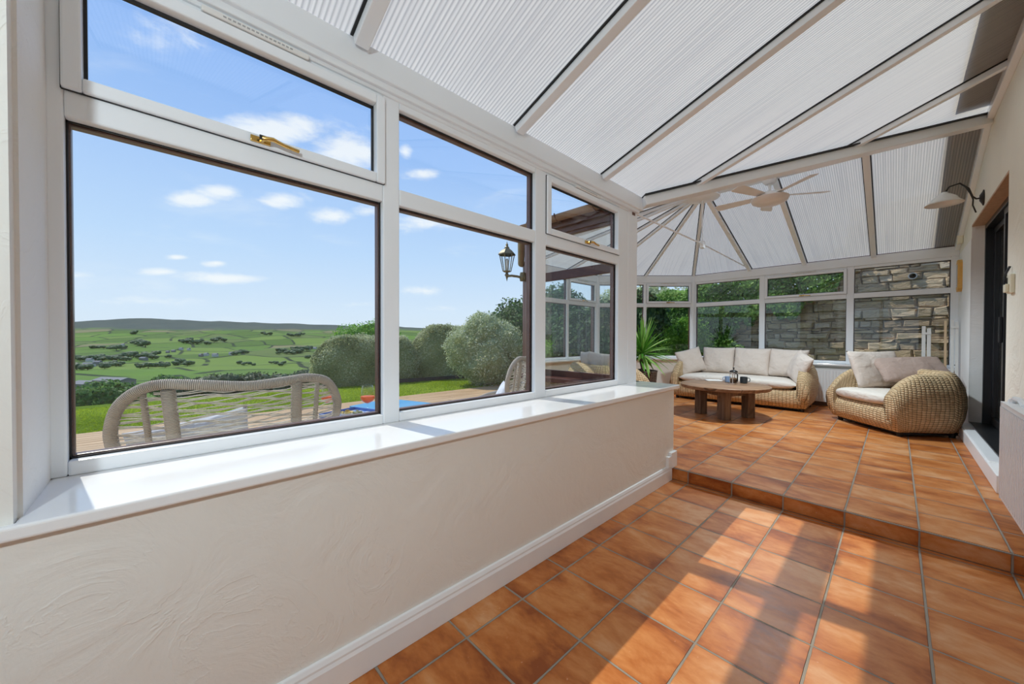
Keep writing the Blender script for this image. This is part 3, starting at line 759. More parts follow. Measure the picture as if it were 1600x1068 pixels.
def rattan_sofa(root, W, Dp, legs=True, armtop=.72, one=False):
    """local frame: front towards -Y, base front edge at y=0, base centred in x; floor at z=0"""
    hw = W/2; rb = .20
    # the U path of the shell (base line), from the front of the left arm round the back to the front of the right arm
    path = []
    for k in range(13): path.append((-hw, k/12*(Dp-rb), (-1, 0)))
    for k in range(1, 9):
        a = math.pi/2*k/8; path.append((-hw+rb-rb*math.cos(a), Dp-rb+rb*math.sin(a), (-math.cos(a), math.sin(a))))
    nb = 10
    for k in range(1, nb): path.append((lerp(-hw+rb, hw-rb, k/nb), Dp, (0, 1)))
    path += [(-x, y, (-n_[0], n_[1])) for x, y, n_ in reversed(path[:21])]
    rings = []
    for x, y, nn in path:
        isarm = abs(nn[0]) > .99
        e = min(1., (y+.02)/.26) if isarm else 1.
        ht = (.30+(armtop-.30)*math.sqrt(max(0., 1-(1-e)**2))) if isarm else armtop+.03
        th = .10 if isarm else .12
        nx, ny = nn; sc = (ht-.06)/(armtop-.06)
        prof = [(-th, .22), (-th, .06), (0, .055), (.04, .12), (.072, .22), (.088, .34), (.084, .46), (.065, .56), (.030, .645), (-.005, .70), (-.05, .722), (-.10, .70), (-th-.005, .64), (-th, .50), (-th, .34)]
        ring = []
        bulge = min(1, .55+.45*e)
        for o_, z in prof:
            zz = .06+(z-.06)*sc if z > .06 else z
            fy = 0
            if isarm and y < .30: fy = -.075*math.sin(min(1, max(0, (zz-.05)/.62))*math.pi)*(1-y/.30)
            ring.append((x+nx*o_*(bulge if o_ > 0 else 1), y+ny*o_+fy, zz*(armtop/.72 if True else 1)))
        rings.append(ring)
    uvloft('woven_shell', rings, M_rat, root, True, True)
    # front apron
    rr = []
    for k in range(15):
        x = lerp(-hw+.05, hw-.05, k/14); b_ = .05*(1-(2*k/14-1)**2)
        rr.append([(x, .10, .33), (x, -.005-b_, .335), (x, -.04-b_, .26), (x, -.035-b_, .15), (x, -.005-b_*.6, .06), (x, .10, .06)])
    uvloft('front_apron', rr, M_rat, root, True, True)
    q = MB(); q.box(-hw+.05, hw-.05, .03, Dp-.03, .045, .33); q.build('seat_base', M_rat_obj, root)
    q = MB(); q.prism([(-hw+.03, .05), (hw-.03, .05), (hw-.05, Dp-.04), (-hw+.05, Dp-.04)], .022, .058); q.build('plinth', M_blackfoot, root)
    for sx in (-1, 1):
        for y in (.06, Dp-.10):
            q = MB(); q.lathe([(.026, 0), (.034, .05)], (sx*(hw-.05), y, 0), 12); q.build('foot', M_blackfoot, root, smooth='auto')
    # seat cushion
    mb = MB(); nx, ny = 24, 12; top = []; 
    x0, x1, y0, y1 = -hw+.10, hw-.10, -.06, Dp-.13
    def cush(x0, x1):
        rg = []
        for i in range(nx+1):
            t_ = -1+2*i/nx; e = (1-abs(t_)**8)**.35
            r1 = []
            for j in range(28):
                a = 2*math.pi*j/28; ca, sa = math.cos(a), math.sin(a)
                yy = (abs(ca)**.45)*math.copysign(1, ca); zz = (abs(sa)**.6)*math.copysign(1, sa)
                bow = .045*(1-t_*t_)*(yy < 0)
                r1.append(((x0+x1)/2+t_*(x1-x0)/2, (y0+y1)/2+yy*(y1-y0)/2*(.96+.04*e)-bow, .40+zz*.072*e+.012*(1-t_*t_)*(zz > 0)))
            rg.append(r1)
        uvloft('seat_cushion', rg, M_fabseat, root, True, True)
    cush(x0, x1)
    return root
M_rat_obj = m_wicker('seagrass_weave_base', (.48, .30, .14), (.74, .54, .30), uvm=False)

s1 = empty('rattan_sofa', (-1.93, 7.08, ZF)); tag(s1, 'long pale rattan three-seater sofa behind the round coffee table', 'sofa')
rattan_sofa(s1, 1.98, .80)
s2 = empty('rattan_sofa', (-.285, 6.50, ZF), math.atan2(-.74, .62)); tag(s2, 'wide rattan two-seater sofa seen side-on next to the sliding door', 'sofa')
rattan_sofa(s2, .98, .70)
s3 = empty('rattan_sofa', (-2.85, 5.22, ZF), R(150)); tag(s3, 'rattan sofa seen from behind through the long window, partly hidden by the corner post', 'sofa')
rattan_sofa(s3, 1.06, .78)


def cushion(label, loc, w_, h_, th, rot, m_=None, grp=None, sag=.0, name='cushion', cat='cushion'):
    """pillow standing in its local XZ plane (thickness along Y), origin at its bottom edge"""
    n = 22; rg = []; rr = random.Random(hash(label) % 999 if False else len(label))
    vs, fs = [], []
    for sgn in (-1, 1):
        for i in range(n+1):
            for j in range(n+1):
                a, b = -1+2*i/n, -1+2*j/n
                pin = 1-.055*(1-abs(a)**2.2)*abs(b)**3; pin2 = 1-.055*(1-abs(b)**2.2)*abs(a)**3
                x, z = a*pin2, b*pin
                t_ = ((1-abs(a)**2.6)*(1-abs(b)**2.6))**.55
                wr = .006*math.sin(a*7+b*3+rr.random()*.3)*t_+.010*noise.noise(Vector((a*2.2, b*2.2, len(label)*.7)))*t_
                zz = (z+1)/2*h_ - sag*(1-a*a)*max(0, b)*h_*.10
                vs.append((x*w_/2, sgn*(t_*th/2+wr)+.0, zz))
    N = (n+1)*(n+1)
    for s_ in range(2):
        for i in range(n):
            for j in range(n):
                q = s_*N+i*(n+1)+j; fs.append((q, q+1, q+n+2, q+n+1))
    mb = MB(); mb.add(vs, fs); o = mb.build(name, m_ or M_fab, smooth=True)
    bm = bmesh.new(); bm.from_mesh(o.data); bmesh.ops.remove_doubles(bm, verts=bm.verts, dist=.0008); bmesh.ops.recalc_face_normals(bm, faces=bm.faces); bm.to_mesh(o.data); bm.free()
    o.data.polygons.foreach_set('use_smooth', [True]*len(o.data.polygons))
    o.location = loc; o.rotation_euler = rot; tag(o, label, cat, grp); return o
g1 = 'linen cushions on the rattan sofas'
zc = ZF+.475
cushion('small pale cushion leaning into the left arm of the long sofa', (-2.66, 7.42, zc-.005), .50, .47, .17, (R(-14), R(-14), R(48)), grp=g1)
cushion('pale back cushion at the left of the long sofa, second from its left arm', (-2.33, 7.62, zc), .56, .50, .20, (R(-14), 0, R(4)), grp=g1)
cushion('pale back cushion in the middle of the long sofa behind the coffee pot', (-1.80, 7.62, zc), .58, .50, .20, (R(-14), R(1), R(-3)), grp=g1)
cushion('pale back cushion at the right end of the long sofa', (-1.28, 7.62, zc), .56, .49, .20, (R(-14), R(2), R(-4)), grp=g1)
cushion('pale cushion tilted against the right arm of the long sofa', (-1.16, 7.36, zc-.01), .50, .47, .17, (R(-20), R(16), R(-62)), grp=g1)
def loc2(x, y, z, o=s2):
    a = o.rotation_euler[2]; return (o.location.x+x*math.cos(a)-y*math.sin(a), o.location.y+x*math.sin(a)+y*math.cos(a), ZF+z)
a2 = s2.rotation_euler[2]
cushion('pale pink-beige back cushion on the two-seater by the door', loc2(-.22, .42, .475), .72, .52, .18, (R(-20), 0, R(50)), grp=g1)
cushion('darker taupe cushion flopped over the near arm of the two-seater', loc2(.06, .62, .60), .74, .42, .17, (R(-48), R(-3), R(30)), M_fabdk, grp=g1)
cushion('pale cushion in the far corner of the sofa seen through the long window', loc2(.20, .50, .475, s3), .50, .46, .18, (R(-14), R(3), s3.rotation_euler[2]-R(10)), grp=g1)
cushion('pale cushion in the near corner of the sofa seen through the long window', loc2(-.20, .50, .475, s3), .52, .46, .18, (R(-14), R(-3), s3.rotation_euler[2]+R(14)), grp=g1)

# ------------------------------------------------------------------ coffee table and what stands on it
ct = empty('coffee_table', (-1.74, 5.98, ZF)); tag(ct, 'round reclaimed-wood coffee table with thick square legs', 'table')
q = MB(); q.lathe([(.565, .405), (.575, .412), (.58, .45), (.572, .456)], n=64); q.build('table_top', M_ctop, ct, smooth='auto')
LG = [Vector((-.285, -.085)), Vector((.10, -.315)), Vector((.29, .09)), Vector((-.10, .32))]
for p in LG:
    q = MB(); q.box(-.06, .06, -.06, .06, 0, .404, Matrix.Translation((p.x, p.y, 0)) @ Matrix.Rotation(R(-30), 4, 'Z')); q.build('leg', M_cleg, ct, bevel=.006)
q = MB()
for i in range(4): q.beam((LG[i].x, LG[i].y, .404), (LG[(i+1) % 4].x, LG[(i+1) % 4].y, .404), .035, .085)
q.build('apron', M_cleg, ct, bevel=.003)
ZT = ZF+.4565
cf = empty('cafetiere', (-1.665, 6.17, ZT), R(-45)); tag(cf, 'half-full glass coffee press with black lid on the round table', 'coffee press')
q = MB(); q.lathe([(.044, .004), (.047, .006), (.047, .165), (.050, .172)], n=32); q.build('beaker', M_cup, cf, smooth=True)
M_coffee = simple('coffee', (.05, .022, .010), .15); M_foam = simple('coffee_foam', (.50, .34, .20), .7)
M_dklid = simple('black_plastic', (.015, .013, .013), .35); M_steel = simple('chrome', (.75, .75, .76), .15, 1)
q = MB(); q.lathe([(.0, .006), (.0445, .006), (.0445, .070), (.0, .070)], n=32); q.build('coffee', M_coffee, cf, smooth='auto')
q = MB(); q.lathe([(.0, .0705), (.0445, .0705), (.0445, .085), (0, .085)], n=32); q.build('foam', M_foam, cf, smooth='auto')
q = MB(); q.lathe([(.052, .168), (.054, .178), (.046, .192), (.02, .203), (.008, .206), (.006, .222), (.012, .226), (.012, .238), (0, .242)], n=28); q.build('lid', M_dklid, cf, smooth=True)
q = MB(); q.tube([(.048, 0, .155), (.085, 0, .158), (.098, 0, .14), (.098, 0, .06), (.085, 0, .04)], .009, 8); q.build('handle', M_dklid, cf, smooth=True)
q = MB(); q.lathe([(.049, .0), (.052, .0), (.052, .012), (.049, .012)], n=28); q.lathe([(.0485, .145), (.051, .145), (.051, .156), (.0485, .156)], n=28)
for k in range(4):
    a = R(45+90*k); q.box(.047, .051, -.006, .006, .0, .156, Matrix.Rotation(a, 4, 'Z'))
q.build('metal_cage', M_steel, cf)
def mug(loc, label, m_, rz, r=.043, h=.088):
    e = empty('mug', loc, rz); tag(e, label, 'mug', 'mugs on the coffee table')
    q = MB(); q.lathe([(r*.8, 0), (r*.95, .006), (r, .03), (r, h), (r-.004, h), (r-.005, .02), (0, .01)], n=28); q.build('cup', m_, e, smooth='auto')
    q = MB(); q.tube([(r-.003, 0, h*.80), (r+.022, 0, h*.84), (r+.034, 0, h*.60), (r+.028, 0, h*.32), (r-.003, 0, h*.22)], .0055, 8); q.build('handle', m_, e, smooth=True)
mug((-1.575, 6.34, ZT), 'dark blue-grey mug to the right of the coffee press', simple('dark_mug_glaze', (.035, .05, .06), .3, var=.2), R(30), .05, .095)
mug((-1.78, 6.31, ZT), 'pale blue mug half hidden behind the coffee press', simple('blue_mug_glaze', (.30, .42, .62), .3), R(170))
pb = MB(); pb.box(-.11, .11, -.075, .075, 0, .012); o = pb.build('notebook', simple('paper_cover', (.86, .84, .80), .6), bevel=.002); o.location = (-2.0, 6.36, ZT); o.rotation_euler = (0, 0, R(35))
tag(o, 'white notebook lying at the back of the round table', 'book')

# ------------------------------------------------------------------ yucca in a basket
yp = empty('potted_yucca', (-3.0, 5.96, ZF)); tag(yp, 'spiky green yucca in a dark woven basket pot behind the corner post', 'plant')
rg = []
for k in range(33):
    a = 2*math.pi*k/32; rg.append([(r*math.cos(a), r*math.sin(a), z) for r, z in ((.185, 0), (.20, .10), (.225, .30), (.245, .55), (.255, .58), (.235, .585), (.215, .56), (.21, .52))])
uvloft('basket_pot', rg, M_basket, yp)
q = MB(); q.lathe([(0, .54), (.216, .54)], n=24); q.build('soil', simple('soil', (.05, .035, .025), .95, bmp=.01), yp)
q = MB(); q.tube([(0, 0, .5), (.012, 0, .64), (-.005, .01, .76), (.0, 0, .86)], [.030, .027, .026, .022], 9); q.tube([(0, 0, .62), (-.05, .04, .72), (-.06, .06, .84)], [.018, .016, .014], 8); q.build('stem', M_bark, yp, smooth=True)
def blades(cx, cy, cz, n_, L0, seed, wd=.022):
    rr = random.Random(seed); mb = MB(); tint = []
    for k in range(n_):
        a = k*2.39996+rr.uniform(-.3, .3); f_ = k/n_; el_ = R(82-f_*105+rr.uniform(-8, 8)); L = L0*rr.uniform(.8, 1.1); droop = rr.uniform(.9, 1.6)*(.35+.65*f_)
        p = Vector((cx, cy, cz-.07*f_)); d = Vector((math.cos(a)*math.cos(el_), math.sin(a)*math.cos(el_), math.sin(el_))); side_ = Vector((-math.sin(a), math.cos(a), 0)); tt = rr.random(); st = []
        S = 8
        for s_ in range(S+1):
            w_ = wd*(.45+1.2*math.sin(min(1, s_/S*1.6+.1)*math.pi/2))*(1-(s_/S)**2.4)*.62; up = side_.cross(d).normalized()
            st.append((p-side_*w_+up*w_*.45, p.copy(), p+side_*w_+up*w_*.45)); p = p+d*(L/S); d = (d+Vector((0, 0, -.09*droop))).normalized()
        base = len(mb.v)
        for r3 in st: mb.v += [tuple(x) for x in r3]
        for s_ in range(S):
            for c_ in (0, 1): mb.f.append((base+s_*3+c_, base+s_*3+c_+1, base+s_*3+c_+4, base+s_*3+c_+3)); tint.append(tt)
    o = mb.build('foliage', M_yucca, yp, smooth=False); at = o.data.attributes.new('tint', 'FLOAT', 'FACE'); at.data.foreach_set('value', tint)
    return o
blades(0, 0, .90, 76, .60, 3, .027); blades(-.06, .06, .84, 34, .42, 5, .024)

# ------------------------------------------------------------------ ceiling fan
fx, fy = -1.14, YR
fn = empty('ceiling_fan', (fx, fy, ZR-.08)); tag(fn, 'white five-blade ceiling fan hanging from the ridge', 'fan')
q = MB(); q.lathe([(.0, .0), (.075, .0), (.075, -.03), (.05, -.06), (.0, -.062)], n=28); q.build('canopy', M_fan, fn, smooth='auto')
q = MB(); q.lathe([(.016, -.05), (.016, -.16), (.028, -.165), (.028, -.18), (0, -.182)], n=16); q.build('downrod', M_fan, fn, smooth='auto')
q = MB(); q.lathe([(.02, -.165), (.10, -.175), (.15, -.20), (.16, -.235), (.14, -.25)], n=40); q.build('motor_housing', M_fan, fn, smooth='auto')
q = MB(); q.lathe([(.205, -.238), (.21, -.245), (.19, -.285), (.13, -.315), (.0, -.33)], n=40); q.lathe([(.14, -.245), (.205, -.238)], n=40); q.build('light_bowl', simple('fan_bowl', (.80, .74, .69), .3, var=.02), fn, smooth='auto')
for k in range(5):
    a = R(33-72*k); mb = MB(); st = []
    for i in range(9):
        t_ = i/8; x = .13+t_*.52; w0, w1 = (-.05-.02*t_, .045+.035*t_)
        if i == 8: w0 *= .9; w1 *= .7; x -= .01
        th_ = R(13); st.append([Vector((x, y*math.cos(th_), y*math.sin(th_)-.215-.0*t_+zo)) for y, zo in ((w0, 0), (w1, 0), (w1, .007), (w0, .007))])
    mb.loft([[Matrix.Rotation(a, 4, 'Z') @ p for p in r] for r in st], True, True)
    mb.build('blade', M_fan, fn, bevel=.002)

# ------------------------------------------------------------------ things on the house wall
wl = empty('wall_lamp', (XW, 6.05, 2.67)); tag(wl, 'dark iron wall lamp with white bell shade above the sliding door', 'lamp')
q = MB(); q.lathe([(0, 0), (.05, 0), (.055, -.006), (.04, -.014), (.02, -.03), (0, -.03)], n=20, M=Matrix.Rotation(R(90), 4, 'Y')); 
q.v = [(x, y, z*1.5) for x, y, z in q.v]; q.build('back_plate', M_iron, wl, smooth=True)
q = MB(); q.tube([(0, 0, 0), (-.05, 0, 0), (-.075, -.0, .03), (-.10, 0, .12), (-.16, 0, .19), (-.23, 0, .175), (-.26, 0, .12)], .008, 8)
q.tube([(-.05, 0, -.14), (-.072, 0, -.06), (-.07, 0, 0), (-.09, 0, .07), (-.125, 0, .15)], .006, 8); q.build('arm', M_iron, wl, smooth=True)
q = MB(); q.lathe([(.022, .125), (.03, .11), (.055, .095), (.09, .065), (.11, .03), (.145, .0), (.142, -.002), (.105, .026), (.085, .058), (.05, .088)], (-.265, 0, -.0), n=32); q.build('lamp_shade', M_lamp_gl, wl, smooth=True)
q = MB(); q.lathe([(0, .08), (.03, .07), (.033, .05), (.0, .03)], (-.265, 0, 0), n=16); q.build('bulb', M_white_pl, wl, smooth=True)
q = MB(); q.box(-.055, 0, -.05, .05, -.055, .055); o = q.build('motion_sensor', M_cream_pl, bevel=.012, seg=3); o.location = (XW, 7.72, 2.56)
tag(o, 'small cream motion sensor high on the white wall strip', 'sensor')
pf = empty('wall_thermometer', (XW, 7.76, 2.08)); tag(pf, 'orange wooden framed wall gauge on the white strip beyond the door', 'gauge')
q = MB(); q.prism([(-.10, -.17), (-.05, -.21), (.05, -.21), (.10, -.17), (.10, .17), (.05, .21), (-.05, .21), (-.10, .17)], -.045, 0, Matrix(((0, 0, 1, 0), (1, 0, 0, 0), (0, 1, 0, 0), (0, 0, 0, 1)))); q.build('frame', M_yel, pf, bevel=.004)
q = MB(); q.box(-.048, -.0455, -.06, .06, -.15, .15); q.build('dial_plate', simple('dial_grey', (.62, .60, .60), .4), pf)
so_ = empty('electrical_box', (XW, 4.63, 1.67)); tag(so_, 'open cream electrical box with a black wire beside the sliding door', 'socket')
q = MB(); q.box(-.022, 0, -.07, .07, -.09, .05); q.box(-.040, -.022, -.035, .05, -.08, -.02); q.build('plate', M_cream_pl, so_, bevel=.004)
q = MB(); q.tube([(-.02, .05, -.04), (-.035, .055, .0), (-.03, .05, .06), (-.01, .045, .12)], .007, 6); q.box(-.03, -.018, .02, .066, -.03, .03); q.build('wire', M_black, so_, smooth='auto')


def radiator(name_loc, L, H, axis, label):
    """panel radiator: length along local X, back against local Y=0 facing -Y"""
    e = empty('radiator', name_loc, axis); tag(e, label, 'radiator')
    q = MB(); n = int(L/.04); pr_ = []
    for i in range(n+1):
        x0 = i*L/n
        pr_ += [(x0, -.092), (x0+.010, -.092), (x0+.015, -.098), (x0+.030, -.098), (x0+.035, -.092)]
    pr_ = [p for p in pr_ if p[0] <= L]+[(L, -.092)]
    q.loft([[(x, y, z) for x, y in pr_] for z in (.03, H-.03)]); q.box(0, L, -.0915, -.085, 0, H)
    q.build('front_panel', M_radi, e)
    q = MB(); q.box(-.004, .004, -.095, -.03, -.003, H+.002); q.box(L-.004, L+.004, -.095, -.03, -.003, H+.002); q.box(0, L, -.096, -.030, H-.004, H+.003); q.build('casing', M_radi, e, bevel=.003)
    q = MB(); q.box(.01, L-.01, -.04, -.033, .01, H-.01); q.build('back_panel', M_radi, e)
    e.scale = (1, 1.3, 1)
    for x in (.12, L-.12):
        q = MB(); q.box(x-.015, x+.015, -.034, 0, .05, H-.05); q.build('wall_bracket', M_radi, e)
    return e
r1 = radiator((XW-.004, 3.96, .20), 1.25, .63, R(-90), 'white panel radiator on the right edge beside the sliding door')
q = MB(); q.tube([(.06, -.06, .634), (.10, -.06, .665), (.20, -.055, .665), (.26, -.05, .64), (.32, -.045, .645)], .014, 8); q.lathe([(.02, 0), (.02, .05), (.014, .06)], (.06, -.06, .60), 12)
q.build('valve_pipe', M_radi, r1, smooth='auto')
r2 = radiator((-1.10, 8.098, ZF+.08), 1.25, .55, 0, 'white panel radiator under the back window between the two sofas')
f = MB(); f.box(-2.9, XW, 8.075, 8.10, ZF, ZF+.10); struct(f, 'baseboard_back', simple('dark_skirting', (.22, .13, .09), .5), 'dark wooden skirting below the back window')

# added fill spots: one under the fan bowl, one at an added unseen wall lamp
def fill_spot(name, loc, watt, ang, r_, aim=(0, 0, -1)):
    l = bpy.data.lights.new(name, 'SPOT'); l.energy = watt; l.spot_size = R(ang); l.spot_blend = .7; l.shadow_soft_size = r_; l.color = (.80, .93, 1)
    o = bpy.data.objects.new(name, l); COL.objects.link(o); o.location = loc; o.rotation_euler = Vector(aim).to_track_quat('-Z', 'Y').to_euler(); return o
fill_spot('fan_fill_spot', (fx, fy, ZR-.08-.345), 300, 142, .10)  # added spot brightens the bay; the fan bowl itself does not glow
fill_fixture = copy_tree(wl); fill_fixture.location = (XW, -.75, 2.10); tag(fill_fixture, 'added matching wall lamp for fill light, unseen on the right nearer the camera', 'lamp')  # unseen fixture added to go with the fill spot
fill_spot('wall_fill_spot', (XW-.265, -.75, 2.05), 76, 142, .06, (-1, .30, -.05))  # added fill for the lean-to, placed out of view


# folded items leaning in the corner behind the two-seater
for k, (x, y, h, wd, c_, lb) in enumerate([(.30, 7.93, 1.42, .09, M_wslab, 'white slatted folded frame leaning in the back corner, left one'), (.47, 7.86, 1.47, .05, M_wood, 'bare wooden pole leaning in the back corner between white slats'),
                                      (.55, 7.84, 1.50, .07, M_wslab, 'white upright slat leaning in the back corner, right one')]):
    e = empty('folded_frame' if k != 1 else 'wooden_pole', (x, y-.18, ZF)); tag(e, lb, 'frame' if k != 1 else 'pole')
    e.rotation_euler = (R(-5), 0, 0)
    if k == 1:
        q = MB(); q.box(-.012, .012, -.015, .015, 0, h-ZF+.02); q.build('shaft', c_, e, bevel=.003); continue
    for j in range(2):
        q = MB(); q.box(-wd/2+j*wd*.55, -wd/2+j*wd*.55+wd*.42, -.012, .012, 0, h-ZF-.03*j); q.build('slat', c_, e, bevel=.004)
    q = MB(); q.box(-wd/2, wd/2, -.02, .02, h-ZF-.12, h-ZF-.09); q.build('cross_bar', c_, e, bevel=.003)
    q = MB(); q.lathe([(.0, 0), (.006, 0), (.006, .004), (0, .005)], (0, -.0125, .78), 10, Matrix.Rotation(R(90), 4, 'X')); q.build('screw', M_iron, e)


# ================================================================== outside
NR = np.random.default_rng(5)
def leaf_cloud(name, P, N, size, m_, parent=None, asp=.55, tint=None, jit=.9):
    """many small folded leaves, one mesh: P points, N outward directions (numpy)"""
    n = len(P); q = NR.normal(size=(n, 3)); q /= np.linalg.norm(q, axis=1)[:, None]
    nn = N+q*jit; nn /= np.linalg.norm(nn, axis=1)[:, None]
    q2 = NR.normal(size=(n, 3)); a = np.cross(nn, q2); a /= np.linalg.norm(a, axis=1)[:, None]; b = np.cross(nn, a)
    L = (size*NR.uniform(.6, 1.25, n))[:, None]; W = L*asp
    v = np.stack([P-a*L*.5, P-b*W*.5+nn*L*.06, P+a*L*.5, P+b*W*.5+nn*L*.06], 1).reshape(-1, 3)
    me = bpy.data.meshes.new(name); me.vertices.add(4*n); me.vertices.foreach_set('co', v.astype(np.float32).ravel())
    me.loops.add(4*n); me.loops.foreach_set('vertex_index', np.arange(4*n, dtype=np.int32)); me.polygons.add(n)
    me.polygons.foreach_set('loop_start', np.arange(0, 4*n, 4, dtype=np.int32)); me.polygons.foreach_set('loop_total', np.full(n, 4, np.int32)); me.update(calc_edges=True)
    t_ = NR.uniform(0, 1, n) if tint is None else np.clip(tint+NR.normal(0, .22, n), 0, 1)
    at = me.attributes.new('tint', 'FLOAT', 'FACE'); at.data.foreach_set('value', t_.astype(np.float32))
    me.materials.append(m_); o = bpy.data.objects.new(name, me); COL.objects.link(o)
    if parent is not None: o.parent = parent
    return o
def core_blob(name, m_, c, r, parent=None, seed=0, amp=.14, sub=3, tint=.45):
    bm = bmesh.new(); bmesh.ops.create_icosphere(bm, subdivisions=sub, radius=1)
    for v in bm.verts:
        k = 1+amp*noise.noise(v.co*2.1+Vector((seed, seed*.7, 0)))+amp*.6*noise.noise(v.co*5+Vector((0, seed, seed)))
        v.co = Vector((c[0]+v.co.x*r[0]*k, c[1]+v.co.y*r[1]*k, c[2]+v.co.z*r[2]*k))
    me = bpy.data.meshes.new(name); bm.to_mesh(me); bm.free()
    at = me.attributes.new('tint', 'FLOAT', 'FACE'); at.data.foreach_set('value', [tint]*len(me.polygons))
    me.materials.append(m_); o = bpy.data.objects.new(name, me); COL.objects.link(o)
    if parent is not None: o.parent = parent
    return o
def ell_points(n, c, r, seed=0, amp=.14, shell=.22, zmin=None):
    d = NR.normal(size=(n, 3)); d /= np.linalg.norm(d, axis=1)[:, None]
    k = np.array([1+amp*noise.noise(Vector(x)*2.1+Vector((seed, seed*.7, 0)))+amp*.6*noise.noise(Vector(x)*5+Vector((0, seed, seed))) for x in d])
    k = k*(1-shell*NR.uniform(0, 1, n)**2*.6+.05*NR.normal(size=n))
    P = np.array(c)+d*np.array(r)*k[:, None]
    if zmin is not None: m_ = P[:, 2] > zmin; P, d = P[m_], d[m_]
    return P, d
def bush(name, loc, blobs, n, size, m_, label, cat, stem=None, group=None, zmin=.02, asp=.55, amp=.16):
    e = empty(name, loc); tag(e, label, cat, group)
    Ps, Ns = [], []; tot = sum(b[3]*b[4]+b[4]*b[5]+b[3]*b[5] for b in blobs)
    for i, b in enumerate(blobs):
        c, r = b[:3], b[3:6]; k = int(n*(b[3]*b[4]+b[4]*b[5]+b[3]*b[5])/tot)
        P, N = ell_points(k, c, r, i*3.1+len(label), amp, zmin=zmin); Ps.append(P); Ns.append(N)
        co = core_blob('inner_growth', m_, c, tuple(x*.86 for x in r), e, i*3.1+len(label), amp); tag(co, None, None, None, None)
    leaf_cloud('foliage', np.concatenate(Ps), np.concatenate(Ns), size, m_, e, asp)
    if stem:
        q = MB()
        for a in stem: q.tube(a[0], a[1], 7)
        q.build('trunk', M_bark, e, smooth=True)
    return e

# deck, lawn, valley
ZD, ZLW = -.10, -.13
q = MB(); x = -1.86
while x > -7.75:
    q.box(x-.138, x, -6, 12 if x < -4.7 else 3.0, ZD-.03, ZD); x -= .144
dk = q.build('deck', M_deck, bevel=.004, seg=1); tag(dk, 'sunlit timber deck outside the long window', None, None, 'structure')
f = MB(); n_ = 40
for i in range(n_):
    for j in range(50):
        pass
gv, gf = [], []
NX, NY = 60, 90
for i in range(NX+1):
    for j in range(NY+1):
        x = -26+30*i/NX; y = -14+40*j/NY
        d = max(0, -11.2-x+min(0, y+1)*-.0); z = ZLW-.035*max(0, -9.4-x)-.012*max(0, -9.8-x)**2+.012*noise.noise(Vector((x*.8, y*.8, 0)))
        if y > 9: z = ZLW
        gv.append((x, y, max(z, -7) if y <= 9 else z)); 
for i in range(NX):
    for j in range(NY): a = i*(NY+1)+j; gf.append((a, a+1, a+NY+2, a+NY+1))
lw = MB().add(gv, gf).build('lawn', M_lawn, smooth=True); tag(lw, 'bright green lawn beyond the deck', None, None, 'structure')

gx_ = []
M_grs = m_leaf('grass_blades', (.27, .38, .015), (.47, .60, .03), (.66, .76, .12), .5)
Pg = np.stack([NR.uniform(-11.2, -7.8, 42000), NR.uniform(-3, 9.5, 42000), np.full(42000, ZLW+.012)], 1)
Pg[:, 2] += np.where(Pg[:, 1] <= 9, -.035*np.maximum(0, -9.4-Pg[:, 0])-.012*np.maximum(0, -9.8-Pg[:, 0])**2, 0)
ag = NR.uniform(0, 6.28, 42000); Ng = np.stack([np.cos(ag), np.sin(ag), .1*ag], 1)
gb = leaf_cloud('grass', Pg, Ng, .055, M_grs, None, .14, np.array([.5+.8*noise.noise(Vector(p)*.7) for p in Pg]), .15); tag(gb, 'short bright grass blades covering the lawn', 'grass', None, 'stuff')
PROF = [(9, -3.5), (16, -4.6), (30, -6.5), (60, -10.5), (120, -19), (300, -37), (480, -48), (700, -58), (1200, -57), (2000, -24), (3000, 62), (3700, 165), (4000, 208), (4400, 190), (5600, 60)]
def ridge(u): return interp(u, [(-300, .8), (105, .93), (200, 1.0), (350, .82), (480, .68), (590, .58), (660, .52), (760, .45), (1000, .4)])
def zprof(z, Dd, rg_):
    k = min(1, max(0, (Dd-2100)/1300)); return z*lerp(1, rg_, k) if z > 0 else z
tv, tf = [], []; NA, NRR = 150, 130
for i in range(NA+1):
    az_ = R(102+128*i/NA); d = Vector((math.cos(az_), math.sin(az_), 0)); cb = max(.5, d.dot(FW)); 
    uu = 800+575.9*d.dot(RT)/max(.05, d.dot(FW))
    for j in range(NRR+1):
        r = 13*(5600/13)**(j/NRR); Dd = r*cb
        z = interp(Dd, PROF); rg_ = ridge(max(-300, min(1000, uu)))
        z = zprof(z, Dd, rg_)
        z += noise.noise(Vector((d.x*r*.0022, d.y*r*.0022, 3)))*min(20, Dd*.012)*(1 if Dd < 3300 else .35)+noise.noise(Vector((d.x*r*.011, d.y*r*.011, 1)))*min(4.5, Dd*.008)
        tv.append((d.x*r, d.y*r, z))
for i in range(NA):
    for j in range(NRR): a = i*(NRR+1)+j; tf.append((a, a+1, a+NRR+2, a+NRR+1))
ter = MB().add(tv, tf).build('valley', M_field, smooth=True); tag(ter, 'green valley of walled fields rising to a moorland ridge', None, None, 'structure')
def ground(D_, u):
    """ground point of the valley at depth D seen in the column u"""
    P = pix(u, 530, D_); d = Vector((P.x, P.y, 0)); r = d.length; d.normalize(); cb = max(.5, d.dot(FW)); Dd = r*cb
    z = zprof(interp(Dd, PROF), Dd, ridge(u))
    z += noise.noise(Vector((d.x*r*.0022, d.y*r*.0022, 3)))*min(20, Dd*.012)*(1 if Dd < 3300 else .35)+noise.noise(Vector((d.x*r*.011, d.y*r*.011, 1)))*min(4.5, Dd*.008)
    return Vector((P.x, P.y, z))
